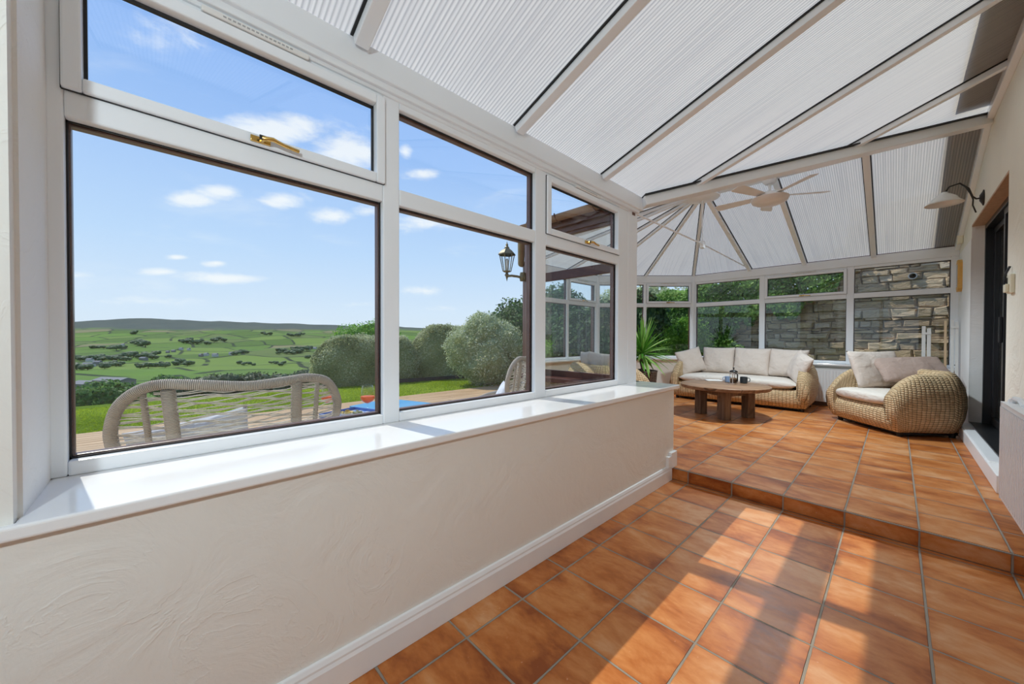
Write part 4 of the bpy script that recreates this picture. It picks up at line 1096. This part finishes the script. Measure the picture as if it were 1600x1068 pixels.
def at_v(u, v):
    """depth at which the valley floor shows at (u, v)"""
    best, bd = 100, 1e9
    for k in range(160):
        D_ = 60*(3900/60)**(k/159); g = ground(D_, u); d = g-Vector((0, 0, EYE)); vv = 534-575.9*(d.dot(UP)/d.dot(FW))
        if abs(vv-v) < bd: best, bd = D_, abs(vv-v)
    return best

# distant trees: three prototypes copied
def tree_proto(seed, m_=None):
    e = empty('valley_tree', (0, 0, 0)); bm = bmesh.new(); rr = random.Random(seed)
    for k in range(5):
        mt = Matrix.Translation((rr.uniform(-.3, .3), rr.uniform(-.3, .3), rr.uniform(.45, .85))) @ Matrix.Diagonal((rr.uniform(.28, .42), rr.uniform(.28, .42), rr.uniform(.25, .38), 1))
        bmesh.ops.create_icosphere(bm, subdivisions=3, radius=1, matrix=mt)
    for v in bm.verts: v.co += v.co.normalized()*.10*noise.noise(v.co*7+Vector((seed, 0, 0)))
    me = bpy.data.meshes.new('crown'); bm.to_mesh(me); bm.free(); at = me.attributes.new('tint', 'FLOAT', 'FACE')
    at.data.foreach_set('value', [min(1, max(0, .45+.9*noise.noise(Vector(p.center)*6))) for p in me.polygons]); me.materials.append(M_tree)
    o = bpy.data.objects.new('crown', me); COL.objects.link(o); o.parent = e
    q = MB(); q.tube([(0, 0, -.1), (0, 0, .5)], .05, 6); q.build('trunk', M_bark, e); return e
protos = [tree_proto(s_) for s_ in (1, 2, 3)]; used = [False]*3
spots = []
for (u0, u1, v, n_, h) in [(118, 200, 561, 14, 11), (190, 245, 557, 10, 12), (160, 190, 572, 6, 10), (215, 262, 572, 7, 9), (268, 305, 569, 4, 10), (140, 200, 544, 9, 12), (206, 228, 538, 4, 18),
                           (282, 325, 534, 8, 14), (330, 352, 531, 4, 14), (362, 385, 551, 5, 10), (432, 470, 551, 9, 11), (456, 486, 546, 5, 12), (372, 400, 569, 4, 7), (420, 446, 568, 4, 7),
                           (448, 478, 523, 6, 12), (205, 216, 519, 2, 14), (410, 425, 520, 3, 12), (262, 268, 558, 1, 9), (478, 500, 560, 3, 10), (108, 140, 575, 5, 10)]:
    for k in range(n_): spots.append((lerp(u0, u1, (k+.5)/n_)+rnd.uniform(-2, 2), v+rnd.uniform(-2, 2), h*rnd.uniform(.75, 1.25)))
for i, (u, v, h) in enumerate(spots):
    k = i % 3; o = protos[k]
    if used[k]: o = copy_tree(protos[k])
    used[k] = True
    D_ = at_v(u, v+1.5); o.location = ground(D_, u)+Vector((0, 0, -.3)); hh = h*(D_/1100)**.35; o.scale = (hh*1.5, hh*1.5, hh*1.1); o.rotation_euler = (0, 0, rnd.uniform(0, 6))
    tag(o, 'small dark green tree far across the valley', 'tree', 'distant valley trees')
# distant houses
M_hw = simple('pale_render', (.55, .52, .48), .8); M_hst = simple('grey_stone_house', (.24, .22, .20), .8); M_roof = simple('slate', (.17, .17, .18), .7)
def house(u, v, L, W_, H, m_, label, ang, group='cottages across the valley'):
    D_ = at_v(u, v); g = ground(D_, u); e = empty('cottage', g, ang); tag(e, label, 'house', group)
    q = MB(); q.prism([(-L/2, -1.5), (L/2, -1.5), (L/2, H), (-L/2, H)], -W_/2, W_/2, Matrix(((1, 0, 0, 0), (0, 0, 1, 0), (0, 1, 0, 0), (0, 0, 0, 1)))); q.build('walls', m_, e)
    q = MB(); q.add([(-L/2-.3, -W_/2-.4, H-.1), (L/2+.3, -W_/2-.4, H-.1), (L/2+.3, W_/2+.4, H-.1), (-L/2-.3, W_/2+.4, H-.1), (-L/2-.3, 0, H+W_*.35), (L/2+.3, 0, H+W_*.35)], [(0, 1, 5, 4), (2, 3, 4, 5), (0, 4, 3), (1, 2, 5), (0, 3, 2, 1)]); q.build('roof', M_roof, e)
    q = MB(); q.box(L/2-1.2, L/2-.2, -.5, .5, H, H+W_*.35+1.4); q.build('chimney', m_, e)
for (u, v, L, m_, a) in [(138, 573, 26, M_hw, .2), (152, 569, 14, M_hst, .5), (224, 563, 22, M_hst, .1), (140, 565, 12, M_hw, .4), (271, 549, 11, M_hst, .6), (283, 547, 12, M_hw, .3), (295, 547, 10, M_hw, .1), (262, 551, 9, M_hst, .7),
                         (322, 556, 12, M_hw, .2), (336, 556, 13, M_hw, .5), (314, 557, 9, M_hst, .1), (361, 554, 10, M_hw, .3), (300, 534, 14, M_hst, .4), (192, 540, 10, M_hw, .6), (482, 546, 14, M_hst, .2), (492, 545, 11, M_hw, .4)]:
    house(u, v, L, 8, 6, m_, 'pale rendered cottage far across the valley' if m_ is M_hw else 'grey stone cottage far across the valley', YAW+a-.4)
# roofs of the nearer hamlet
D_ = 175
for k, (u, v) in enumerate([(112, 596), (134, 594), (178, 589)]):
    g = ground(D_, u); e = empty('barn', g, YAW-.2); tag(e, ['low grey barn roof at the far left below the fields', 'low grey barn roof second from the left below the fields', 'long grey barn roof above the near tree'][k], 'barn')
    L, W_, H = (9 if k < 2 else 16), 7, 3.0
    zt_ = pix(u, v, D_).z-g.z
    q = MB(); q.box(-L/2, L/2, -W_/2, W_/2, -2, zt_-1.2); q.build('walls', M_hst, e)
    q = MB(); q.add([(-L/2-.3, -W_/2-.4, zt_-1.3), (L/2+.3, -W_/2-.4, zt_-1.3), (L/2+.3, W_/2+.4, zt_-1.3), (-L/2-.3, W_/2+.4, zt_-1.3), (-L/2-.3, 0, zt_), (L/2+.3, 0, zt_)], [(0, 1, 5, 4), (2, 3, 4, 5), (0, 4, 3), (1, 2, 5), (0, 3, 2, 1)]); q.build('roof', M_roof, e)

# middle-distance trees and scrub along the foot of the lawn
def mid_tree(u, vtop, D_, wpx, label, m_=M_neart, n=3600, sz=.30, vb=None, multi=False):
    top = pix(u, vtop, D_); g = ground(D_, u); W_ = wpx*D_/575.9; H = top.z-g.z
    rr = random.Random(int(u)); bl = []
    for k in range(6): bl.append((rr.uniform(-.28, .28)*W_, rr.uniform(-.28, .28)*W_, H*rr.uniform(.5, .78), W_*.24, W_*.24, H*.20))
    bl.append((0, 0, H*.80, W_*.25, W_*.25, H*.17))
    st = [([(0, 0, -1), (.02*W_, 0, H*.3), (0, .02*W_, H*.6)], [.16, .13, .08])]
    for k in range(4): st.append(([(0, 0, H*.18), (bl[k][0]*.6, bl[k][1]*.6, H*.42), (bl[k][0], bl[k][1], H*.65)], [.10, .07, .04]))
    e = bush('garden_tree', (top.x, top.y, g.z), bl, n, sz, m_, label, 'tree', st, zmin=H*.22, amp=.35); return e
mid_tree(138, 604, 24, 70, 'young multi-stemmed tree at the foot of the lawn, far left')
mid_tree(205, 618, 30, 60, 'bushy tree at the foot of the lawn behind the left end of the woven loveseat')
mid_tree(172, 592, 46, 64, 'rounded tree behind the young tree at the far left', n=1800, sz=.45)
mid_tree(255, 584, 60, 60, 'broad leafy tree above the left end of the woven loveseat back', n=1800, sz=.55)
mid_tree(212, 600, 70, 26, 'small round tree just left of the broad leafy tree', n=900, sz=.5)
M_scrub = m_leaf('scrub_leaves', (.05, .08, .03), (.10, .14, .06), (.18, .22, .11))
for k, (u, v, w_) in enumerate([(305, 592, 46), (352, 583, 60), (398, 582, 60), (440, 583, 56), (476, 577, 60), (505, 580, 50)]):
    mid_tree(u, v-2, 38+2*k, w_*1.5, 'olive-green scrub tree in the row beyond the lawn, %s' % ['leftmost', 'second from the left', 'third from the left', 'third from the right', 'second from the right', 'rightmost against the hedge'][k], M_scrub, 3000, .34)

# hedges and shrubs of the garden
def hedge(name, P, Q, th, z0, z1, n, label, m_, round_=.35, size=.055):
    e = empty(name, (P[0], P[1], z0)); tag(e, label, 'hedge'); P = Vector((*P, 0)); Q = Vector((*Q, 0)); L = (Q-P).length; d = (Q-P)/L; sd = Vector((-d.y, d.x, 0))
    H = z1-z0
    def surf(a, b):   # a along 0..1, b round the section 0..1
        an = math.pi*b; ca, sa = math.cos(an), math.sin(an)
        k = (abs(ca)**4+abs(sa)**4)**-.25; en = min(1, (min(a, 1-a)*L/.7+.12))**.45
        wob = 1+.10*noise.noise(Vector((a*L*.9, b*5, z1)))+.05*noise.noise(Vector((a*L*3, b*14, z1)))
        top = 1+.05*noise.noise(Vector((a*L*.5, 3.3, z1)))-round_*max(0, .25-a)-round_*.6*max(0, a-.8)
        return d*(a*L)+sd*(ca*k*th/2*en*wob)+Vector((0, 0, sa*k*H*en**.5*wob*top))
    Ps, Ns = np.zeros((n, 3)), np.zeros((n, 3))
    for i in range(n):
        a, b = NR.uniform(), NR.uniform(); p = surf(a, b); p2 = surf(a, min(1, b+.01)); nn = d.cross(p2-p) if b < .99 else -sd
        nn = nn.normalized() if nn.length > 0 else Vector((0, 0, 1)); 
        if nn.dot(p-d*(a*L)) < 0: nn = -nn
        p = p+nn*NR.normal()*.035; Ps[i] = p; Ns[i] = nn
    tn = np.array([.45+.9*noise.noise(Vector(x)*1.7) for x in Ps])
    leaf_cloud('foliage', Ps, Ns, size, m_, e, .6, tn)
    rg = [[surf(i/30, j/14)*.96+d*(.02*L) for j in range(15)] for i in range(31)]
    mb = MB(); mb.loft(rg, False, True); o = mb.build('inner_growth', m_, e, smooth=True); at = o.data.attributes.new('tint', 'FLOAT', 'FACE'); at.data.foreach_set('value', [.4]*len(o.data.polygons)); return e
def gp(u, v, z): d = pix(u, v)-Vector((0, 0, EYE)); t_ = (z-EYE)/d.z; return (d.x*t_, d.y*t_)
hedge('garden_hedge', (-11.6, 3.15), (-11.2, 6.35), 1.3, -.3, 1.25, 26000, 'clipped green hedge behind the drink glasses', M_hedge)
hedge('garden_hedge', (-11.3, 6.1), (-10.3, 8.8), 1.2, -.25, 1.62, 24000, 'taller rounded hedge right of the middle mullion', M_hedge)
q = MB(); q.beam((-10.6, 5.0, -.05), (-10.0, 8.0, -.03), .05, .14); tag(q.build('edging_board', simple('weathered_board', (.06, .05, .045), .8, var=.2), bevel=.004), 'dark weathered edging board at the foot of the taller hedge', 'edging')
e = bush('garden_bush', (-14.5, 5.6, -.4), [(0, 0, 1.25, .9, 1.0, .9), (-.3, 1.1, 1.35, .8, .8, .8), (.1, .6, 1.55, .7, .7, .7)], 9000, .085, M_lime, 'bright lime-green bush showing over the clipped hedge', 'bush')
sb = [(0, 0, .75, .85, .80, .85), (-.35, -.45, 1.05, .6, .55, .65), (.2, .45, 1.15, .62, .62, .72), (-.05, 0, 1.5, .55, .6, .55), (.1, .75, .70, .55, .55, .65), (-.3, .1, 1.75, .35, .35, .38)]
bush('flowering_shrub', (-8.15, 6.75, ZLW), sb, 24000, .060, M_shrub, 'large loose variegated shrub at the corner of the lawn', 'shrub', [([(0, 0, 0), (0, 0, .9)], [.05, .03]), ([(0, 0, 0), (-.3, -.2, .9)], [.04, .02])], asp=.5, amp=.22)
bush('lime_bush', (-7.2, 8.3, ZLW), [(0, 0, .6, .6, .7, .7), (.2, .5, .8, .5, .5, .6)], 6000, .07, M_lime, 'lime-green bush just left of the brown outer post', 'bush')

# back garden: stone wall, ivy and shrubs
def stone_wall(P, Q, z0, ztop, seed, label, name='wall_stone', cap=False):
    rr = random.Random(seed); P = Vector((*P, 0)); Q = Vector((*Q, 0)); L = (Q-P).length; d = (Q-P)/L; nrm = Vector((d.y, -d.x, 0)); mb = MB(); tint = []; z = z0
    while z < ztop(0) or z < ztop(L):
        h = rr.choice([.05, .06, .075, .09, .11, .14, .17]); s_ = -rr.uniform(0, .3)
        while s_ < L:
            w_ = rr.uniform(.10, .36)*(1+2*h); a, b = max(0, s_), min(L, s_+w_)
            if b-a > .04 and z+h*.5 < ztop((a+b)/2):
                o_ = rr.uniform(-.015, .05); g = .004; tt = rr.random(); K = 4; pts = []
                for zz in (0, 1):
                    pass
                j = lambda k=.018: rr.uniform(-k, k)
                pf_ = [(a+g+j(), z+g+j()), (b-g+j(), z+g+j()), (b-g+j(), z+h-g+j()), (a+g+j(), z+h-g+j())]
                fr_ = [(P+d*x+nrm*(.03+o_+j(.014))+Vector((0, 0, y))) for x, y in [(lerp(x, (a+b)/2, .12), lerp(y, z+h/2, .16)) for x, y in pf_]]
                md_ = [(P+d*x+nrm*(.005+o_*.6)+Vector((0, 0, y))) for x, y in pf_]
                bk_ = [(P+d*x-nrm*.03+Vector((0, 0, y))) for x, y in pf_]
                mb.add(fr_+md_+bk_, [(0, 1, 2, 3)]+[(i, (i+1) % 4, 4+(i+1) % 4, 4+i) for i in range(4)]+[(4+i, 4+(i+1) % 4, 8+(i+1) % 4, 8+i) for i in range(4)]); tint += [tt]*9
            s_ += w_
        z += h
    o = mb.build(name, M_stone); at = o.data.attributes.new('tint', 'FLOAT', 'FACE'); at.data.foreach_set('value', tint); tag(o, label, None, None, 'structure')
    mm = MB(); N = 12
    for i in range(N):
        a, b = L*i/N, L*(i+1)/N; p, q_ = P+d*a, P+d*b; za, zb_ = ztop(a), ztop(b)
        mm.hexa([p-nrm*.30+Vector((0, 0, z0)), q_-nrm*.30+Vector((0, 0, z0)), q_+Vector((0, 0, z0)), p+Vector((0, 0, z0)), p-nrm*.30+Vector((0, 0, za)), q_-nrm*.30+Vector((0, 0, zb_)), q_+Vector((0, 0, zb_)), p+Vector((0, 0, za))])
    mo = mm.build('mortar', M_mort, o)
    return o
YW = 10.4; KW = YW/9.35
def yw(x): return YW-.2*(x+.5)
stone_wall((-3.45, yw(-3.45)), (2.5, yw(2.5)), -.3, lambda s_: interp(s_, [(0, 1.97), (1.45, 2.08), (2.55, 2.36), (2.9, 3.9), (6, 3.9)]), 4, 'rubble stone wall of the building behind the back windows')
stone_wall((-6.4, yw(-6.4)), (-3.45, yw(-3.45)), -.3, lambda s_: 1.35+.15*s_, 9, 'low stone garden wall behind the shrubs', 'wall_garden')
q = MB(); q.lathe([(.066, -.05), (.066, .05), (.050, .05), (.050, -.05)], n=28, M=Matrix.Rotation(R(90), 4, 'X')); o = q.build('vent_pipe', simple('grey_pipe', (.50, .48, .45), .5), smooth='auto'); q = MB(); q.lathe([(0, .03), (.050, .03)], n=28, M=Matrix.Rotation(R(90), 4, 'X')); q.build('dark_opening', M_blackfoot, o); o.rotation_euler = (0, 0, math.pi); o.location = (.205, yw(.2)-.045, 2.41); o.scale = (.92, 1, .92); o.rotation_euler = (0, 0, 0); tag(o, 'round grey vent pipe set into the stone wall', 'pipe')
q = MB(); q.tube([(.145, YW-.09, 2.24), (.145, YW-.09, 0)], .012, 6); 
def ivy_patch(label, fn, n, m_, size=.075, loc=(0, 0, 0)):
    P = []; 
    while len(P) < n:
        x = NR.uniform(-4.6, -.35); z = NR.uniform(.0, 3.0)
        dp = fn(x, z)
        if dp > 0: P.append((x*KW, yw(x*KW)-.04-dp*NR.uniform(0, 1)**.5, 1.237+(z-1.237)*KW))
    P = np.array(P); N = np.tile(np.array([0, -1, .25]), (n, 1)); tn = np.array([.45+1.0*noise.noise(Vector(p)*2.2) for p in P])
    e = empty('ivy', (-2.4, YW-.05, 1.9)); size = size*1.05; tag(e, label, 'ivy'); P -= np.array(e.location); leaf_cloud('foliage', P, N, size, m_, e, .8, tn, .75); return e
def top_ivy(x, z):
    lo = interp(x, [(-4.6, 1.2), (-3.1, 1.55), (-2.4, 1.62), (-1.9, 1.75), (-1.35, 1.70), (-1.1, 2.02), (-.8, 2.20), (-.62, 2.50)])+.10*math.sin(x*9)+.05*math.sin(x*23)
    hi = interp(x, [(-4.6, 2.45), (-2.6, 2.60), (-2.2, 2.68), (-1.2, 2.85), (-.5, 2.9)])+.05*math.sin(x*7)
    return .26 if lo < z < hi and x < -.62 else 0
ivy_patch('bright green ivy spilling over the top of the stone wall', top_ivy, 15000, M_ivy)
def low_ivy(x, z): return .30 if x < -2.1-.5*(z-.5)+.15*math.sin(z*9) and .2 < z < 1.75 else 0
ivy_patch('tangled ivy and creeper on the lower left part of the stone wall', low_ivy, 8000, M_ivy)
bush('fern_bush', (-3.95, 9.15, ZLW), [(0, -.1, 1.0, .55, .25, .75), (.5, .05, 1.25, .45, .22, .62), (-.55, -.12, .9, .45, .22, .6), (.85, .15, .6, .3, .2, .6)], 13000, .065, M_lime, 'bright green feathery bush behind the yucca window', 'bush', zmin=.02)
bush('laurel_bush', (-5.5, 8.6, ZLW), [(0, 0, 1.2, .8, .28, 1.15), (.95, .35, 1.6, .75, .22, .95), (-.9, 0, 1.1, .7, .5, 1.0)], 9000, .13, M_dkleaf, 'dark large-leaved laurel behind the angled bay window', 'bush', zmin=.02, asp=.6)
bush('dense_tree', (-9.4, 9.4, -.4), [(0, 0, 1.7, 1.4, 1.3, 1.3), (.8, 1.0, 2.3, 1.3, 1.2, 1.2), (-.9, .4, 1.3, 1.1, 1.1, 1.1), (1.6, .2, 1.5, .9, 1.0, 1.0)], 13000, .13, M_dkleaf, 'dark dense tree seen through the bay beyond the end window', 'tree', [([(0, 0, 0), (0, 0, 1.5)], [.14, .09])])
bush('garden_tree', (-8.4, 14.2, -.4), [(0, 0, 2.3, 1.5, 1.3, 1.3), (1.4, .2, 2.6, 1.4, 1.2, 1.2), (2.7, 0, 2.3, 1.2, 1.1, 1.2)], 12000, .14, M_shrub, 'mid-green tree rising over the garden wall', 'tree', [([(0, 0, 0), (0, 0, 2)], [.14, .09])])


# ------------------------------------------------------------------ deck furniture
def tube_uv(name, pts, r, m_, parent, n=10, closed=False):
    pts = [Vector(p) for p in pts]; N = len(pts); rings = []; ref = None; rs = r if isinstance(r, list) else [r]*N
    for i, p in enumerate(pts):
        a = pts[max(0, i-1)] if not closed else pts[(i-1) % N]; b = pts[min(N-1, i+1)] if not closed else pts[(i+1) % N]; tg = (b-a).normalized()
        if ref is None: ref = tg.orthogonal().normalized()
        ref = (ref-tg*ref.dot(tg)).normalized(); bi = tg.cross(ref); rings.append([p+(ref*math.cos(6.2832*k/n)+bi*math.sin(6.2832*k/n))*rs[i] for k in range(n)])
    if closed: rings.append(rings[0])
    return uvloft(name, rings, m_, parent, True, not closed)
def smooth_path(P, sub=6, closed=False):
    P = [Vector(p) for p in P]; N = len(P); out = []
    for i in range(N if closed else N-1):
        g = lambda k: P[k % N] if closed else P[max(0, min(N-1, k))]
        a, b, c, d = g(i-1), g(i), g(i+1), g(i+2)
        for s_ in range(sub):
            t_ = s_/sub; out.append(.5*((2*b)+(c-a)*t_+(2*a-5*b+4*c-d)*t_*t_+(3*b-a-3*c+d)*t_**3))
    if not closed: out.append(P[-1])
    return out
def cord_chair(loc, rz, label, wrap=.10, cush=True):
    """faces local -X, back plane near x=0, y across"""
    e = empty('cord_chair', loc, rz); tag(e, label, 'chair', None)
    def bx_(y, z): return .16*(z-.45)-wrap*(abs(y)/.45)**2.2
    def P(y, z): return (bx_(y, z), y, z)
    outl = [(-.30, .36), (-.345, .52), (-.40, .70), (-.45, .86), (-.455, .96), (-.42, 1.06), (-.33, 1.125), (-.18, 1.12), (0, 1.10), (.15, 1.11), (.28, 1.117), (.38, 1.085), (.44, 1.0), (.455, .92), (.43, .80), (.37, .62), (.32, .48), (.30, .36)]
    tube_uv('back_frame', smooth_path([P(y, z) for y, z in outl], 5), .0235, M_cord, e, 12)
    for y0_, y1_, r in ((-.28, -.22, .026), (.215, .235, .026), (-.36, -.30, .012), (.325, .315, .012)):
        zt_ = 1.105; tube_uv('back_post', [Vector(P(lerp(y0_, y1_, k/8), lerp(zt_, .38, k/8))) for k in range(9)], r, M_cord, e, 9)
    def half(z, sg):
        ys_ = [abs(y) for y, zz in outl]; side_ = [(zz, y) for y, zz in outl if y*sg > 0]; side_ = sorted(side_); return abs(interp(z, side_))*sg
    q = MB(); k = 0
    z = .46
    while z < 1.085:
        a, b = half(z, -1), half(z, 1)
        for dz_ in (0, .006) if k % 2 else (0,):
            pts = []
            for i in range(25):
                y = lerp(a, b, i/24); zz = z+dz_+.006*math.sin(i*1.05+k*2.1)+rnd.uniform(-.002, .002); x, _, _ = P(y, zz); pts.append((x+.010*math.sin(i*1.05+k*3.14), y, zz))
            q.tube(pts, .0027, 5)
        z += .0145; k += 1
    q.build('cord_weave', M_strand, e, smooth=True)
    seat = smooth_path([(-.02, -.33, .36), (-.32, -.38, .37), (-.60, -.34, .385), (-.68, 0, .39), (-.60, .34, .385), (-.32, .38, .37), (-.02, .33, .36), (.0, 0, .355)], 5, True)
    tube_uv('seat_frame', seat, .020, M_cord, e, 9, True)
    for sg in (-1, 1):
        tube_uv('arm', smooth_path([P(.425*sg, .80), (-.24, .47*sg, .70), (-.46, .45*sg, .64), (-.62, .40*sg, .55), (-.62, .36*sg, .39)], 6), .019, M_cord, e, 9)
        q = MB()
        for k in range(9):
            t_ = k/9; q.tube([(lerp(-.14, -.55, t_), .46*sg, lerp(.72, .60, t_)), (lerp(-.10, -.55, t_), .37*sg, .385)], .003, 5)
        q.build('arm_cords', M_strand, e, smooth=True)
        for x in (-.06, -.58):
            q = MB(); q.tube([(x, .30*sg, .37), (x-(.04 if x < -.3 else -.04), .34*sg, 0)], [.016, .011], 8); q.build('leg', M_iron, e, smooth='auto')
    q = MB()
    for k in range(16):
        x = -.03-.60*k/15; w_ = .33+.04*math.sin(k/15*3.14); q.tube([(x, -w_, .375), (x, 0, .368), (x, w_, .375)], .0035, 5)
    q.build('seat_cords', M_strand, e, smooth=True)
    rg = []
    for i in range(17):
        t_ = -1+2*i/16; ee = (1-abs(t_)**6)**.4
        rg.append([(-.32+math.copysign(abs(math.cos(6.2832*j/20))**.5, math.cos(6.2832*j/20))*.27*(.9+.1*ee), t_*.32, .425+math.copysign(abs(math.sin(6.2832*j/20))**.7, math.sin(6.2832*j/20))*.042*ee) for j in range(20)])
    uvloft('seat_cushion', rg, M_fabwh, e, True, True)
    return e
c1 = cord_chair((-2.27, .31, ZD), R(0), 'woven cord armchair standing with its back to the large left pane')
c2_ = cord_chair((-2.82, 2.80, ZD), R(36), 'woven cord armchair seen side-on at the right of the second pane')
cushion('white and grey cushion behind the cords of the chair at the large left pane', (-2.45, .17, ZD+.49), .46, .47, .13, (R(-12), R(8), R(-88)), M_fabwh)
cushion('white cushion in the side-on chair at the right of the second pane', (-3.07, 2.70, ZD+.475), .44, .38, .12, (R(-18), 0, R(-36)), M_fabwh)
cushion('blue and white cushion on the arm side of the side-on chair', (-3.24, 2.42, ZD+.475), .30, .17, .10, (R(-30), R(5), R(60)), M_fabblue)

# side table with tray, glasses and snack bowls
ZTB = .70
st = empty('side_table', (-2.50, .97, ZD)); tag(st, 'small round pale timber table holding the blue tray outside the window', 'table')
q = MB(); q.lathe([(.25, ZTB-ZD-.025), (.26, ZTB-ZD-.015), (.255, ZTB-ZD)], n=40); q.build('table_top', M_wood, st, smooth='auto')
for k in range(3):
    a = R(90+120*k); q = MB(); q.tube([(.10*math.cos(a), .10*math.sin(a), ZTB-ZD-.02), (.20*math.cos(a), .20*math.sin(a), 0)], .014, 8); q.build('leg', M_iron, st, smooth='auto')
tr = empty('tray', (-2.50, .97, ZTB+.001), R(20)); tag(tr, 'blue and white patterned tray under the glasses', 'tray')
M_tray, n = mat('blue_white_tray', rough=.3); x, y, z = n.sep(obj(n))[:3]
pt = n.m('GREATER_THAN', n.m('MULTIPLY', n.m('SINE', n.m('MULTIPLY', x, 90)), n.m('SINE', n.m('MULTIPLY', y, 60))), .1); n.put(n.b.inputs['Base Color'], n.mix(pt, (.08, .22, .60), (.72, .76, .80)))
q = MB(); q.box(-.20, .20, -.14, .14, 0, .008); q.build('base', M_tray, tr)
q = MB()
for b in ((-.205, .205, -.145, -.135), (-.205, .205, .135, .145), (-.205, -.195, -.135, .135), (.195, .205, -.135, .135)): q.box(*b, 0, .028)
q.build('rim', simple('tray_rim', (.06, .16, .45), .3), tr, bevel=.003)
def spritz(loc, label):
    e = empty('wine_glass', loc); tag(e, label, 'glass', 'orange drinks on the tray')
    q = MB(); q.lathe([(.0, .0), (.034, .001), (.034, .003), (.006, .007), (.0035, .02), (.0033, .085), (.012, .093), (.034, .108), (.045, .125), (.046, .132), (.041, .165), (.033, .212), (.0322, .212), (.040, .165), (.0448, .132), (.0438, .126), (.033, .110), (.010, .096), (0, .094)], n=32); q.build('bowl_and_stem', M_cup, e, smooth=True)
    q = MB(); q.lathe([(0, .0955), (.010, .0975), (.0325, .1115), (.0430, .127), (.0438, .133), (.043, .142), (.0, .142)], n=32); q.build('drink', M_liq, e, smooth='auto')
    q = MB(); q.box(-.014, .014, -.012, .012, .128, .148, Matrix.Rotation(.5, 4, 'Z')); q.build('ice_cube', M_cup, e, bevel=.003)
    return e
spritz((-2.385, .985, ZTB+.010), 'stemmed glass of orange drink standing clear beside the mullion')
spritz((-2.56, .80, ZTB+.010), 'stemmed glass of orange drink half hidden behind the right edge of the cord chair')
M_bowl = simple('white_bowl', (.72, .75, .76), .2)
for (x, y, lb, m_, kind) in ((-2.47, .885, 'small white bowl of yellow crisps', simple('crisps', (.80, .60, .14), .6, var=.2), 0), (-2.425, .935, 'small white bowl of green olives', simple('olives', (.22, .24, .09), .35, var=.3), 1)):
    e = empty('snack_bowl', (x, y, ZTB+.010)); tag(e, lb, 'bowl', None)
    q = MB(); q.lathe([(.0, 0), (.022, 0), (.038, .022), (.042, .036), (.040, .036), (.035, .022), (0, .008)], n=24); q.build('bowl', M_bowl, e, smooth=True)
    q = MB(); rr = random.Random(kind+3)
    for k in range(16):
        a, r_ = rr.uniform(0, 6.28), .030*math.sqrt(rr.random()); c_ = Vector((r_*math.cos(a), r_*math.sin(a), .034+rr.uniform(0, .016)*(1-r_/.03)))
        if kind: q.lathe([(0, -.009), (.007, -.006), (.009, 0), (.007, .006), (0, .009)], c_, 8)
        else: q.prism([(.018*math.cos(j*1.05), .014*math.sin(j*1.05)) for j in range(6)], 0, .0025, Matrix.Translation(c_) @ Matrix.Rotation(rr.uniform(-.9, .9), 4, 'X') @ Matrix.Rotation(rr.uniform(-.9, .9), 4, 'Y'))
    tag(q.build('snacks', m_, e, smooth='auto'), None, None, None, 'stuff')

# low table with a blue top
bt = empty('low_table', (-4.28, 2.12, ZD)); tag(bt, 'low outdoor table with a flat bright blue top beyond the glasses', 'table')
M_blue = simple('blue_table_top', (.05, .33, .58), .35, var=.05)
a = gp(546, 634, .40); b = gp(608, 622, .40); c = gp(692, 631, .40); d = (a[0]+c[0]-b[0], a[1]+c[1]-b[1])
q = MB(); q.prism([(p[0]+4.28, p[1]-2.12) for p in (a, b, c, d)], .48, .50); q.build('table_top', M_blue, bt, bevel=.004)
cx_, cy_ = (a[0]+c[0])/2, (a[1]+c[1])/2
for p in (a, b, c, d):
    x, y = lerp(p[0], cx_, .12)+4.28, lerp(p[1], cy_, .12)-2.12; q = MB(); q.box(x-.02, x+.02, y-.02, y+.02, 0, .48); q.build('leg', M_black, bt, bevel=.003)

# wall lantern outside on the corner post
LZ = 2.0
ln = empty('wall_lantern', (-3.14, 2.93, LZ)); tag(ln, 'old brass coach lantern hanging from the brown outer corner post', 'lantern')
M_lbr = simple('aged_brass', (.20, .16, .08), .4, .5, var=.3, scale=40)
q = MB(); q.lathe([(.01, -.06), (.028, -.04), (.012, -.01), (.045, .0), (.05, .008)], n=6); q.lathe([(.0, -.115), (.008, -.08), (.014, -.06)], n=8); q.build('lantern_base', M_lbr, ln)
q = MB(); q.lathe([(.105, .195), (.098, .21), (.06, .25), (.03, .27), (.028, .285), (.012, .30), (.016, .315), (.006, .33), (.0, .36)], n=6); q.lathe([(.0, .195), (.105, .195)], n=6); q.build('lantern_roof', M_lbr, ln)
q = MB()
for k in range(6): a = k*math.pi/3; q.tube([(.048*math.cos(a), .048*math.sin(a), .005), (.090*math.cos(a), .090*math.sin(a), .20)], .005, 5)
q.build('lantern_cage', M_lbr, ln)
q = MB(); q.lathe([(.045, .008), (.086, .195)], n=6); q.build('lantern_glass', M_cup, ln)
q = MB(); q.lathe([(0, .0), (.012, .005), (.012, .07), (.02, .09), (.022, .12), (.012, .15), (0, .155)], n=12); q.build('bulb', M_white_pl, ln, smooth=True)
q = MB(); q.tube([(.0, 0, -.05), (.04, .04, -.045), (.07, .10, -.05), (.09, .155, -.06)], .014, 8); q.lathe([(.03, -.10), (.04, -.06), (.03, .0)], (.095, .165, 0), 8); q.build('bracket', M_lbr, ln)
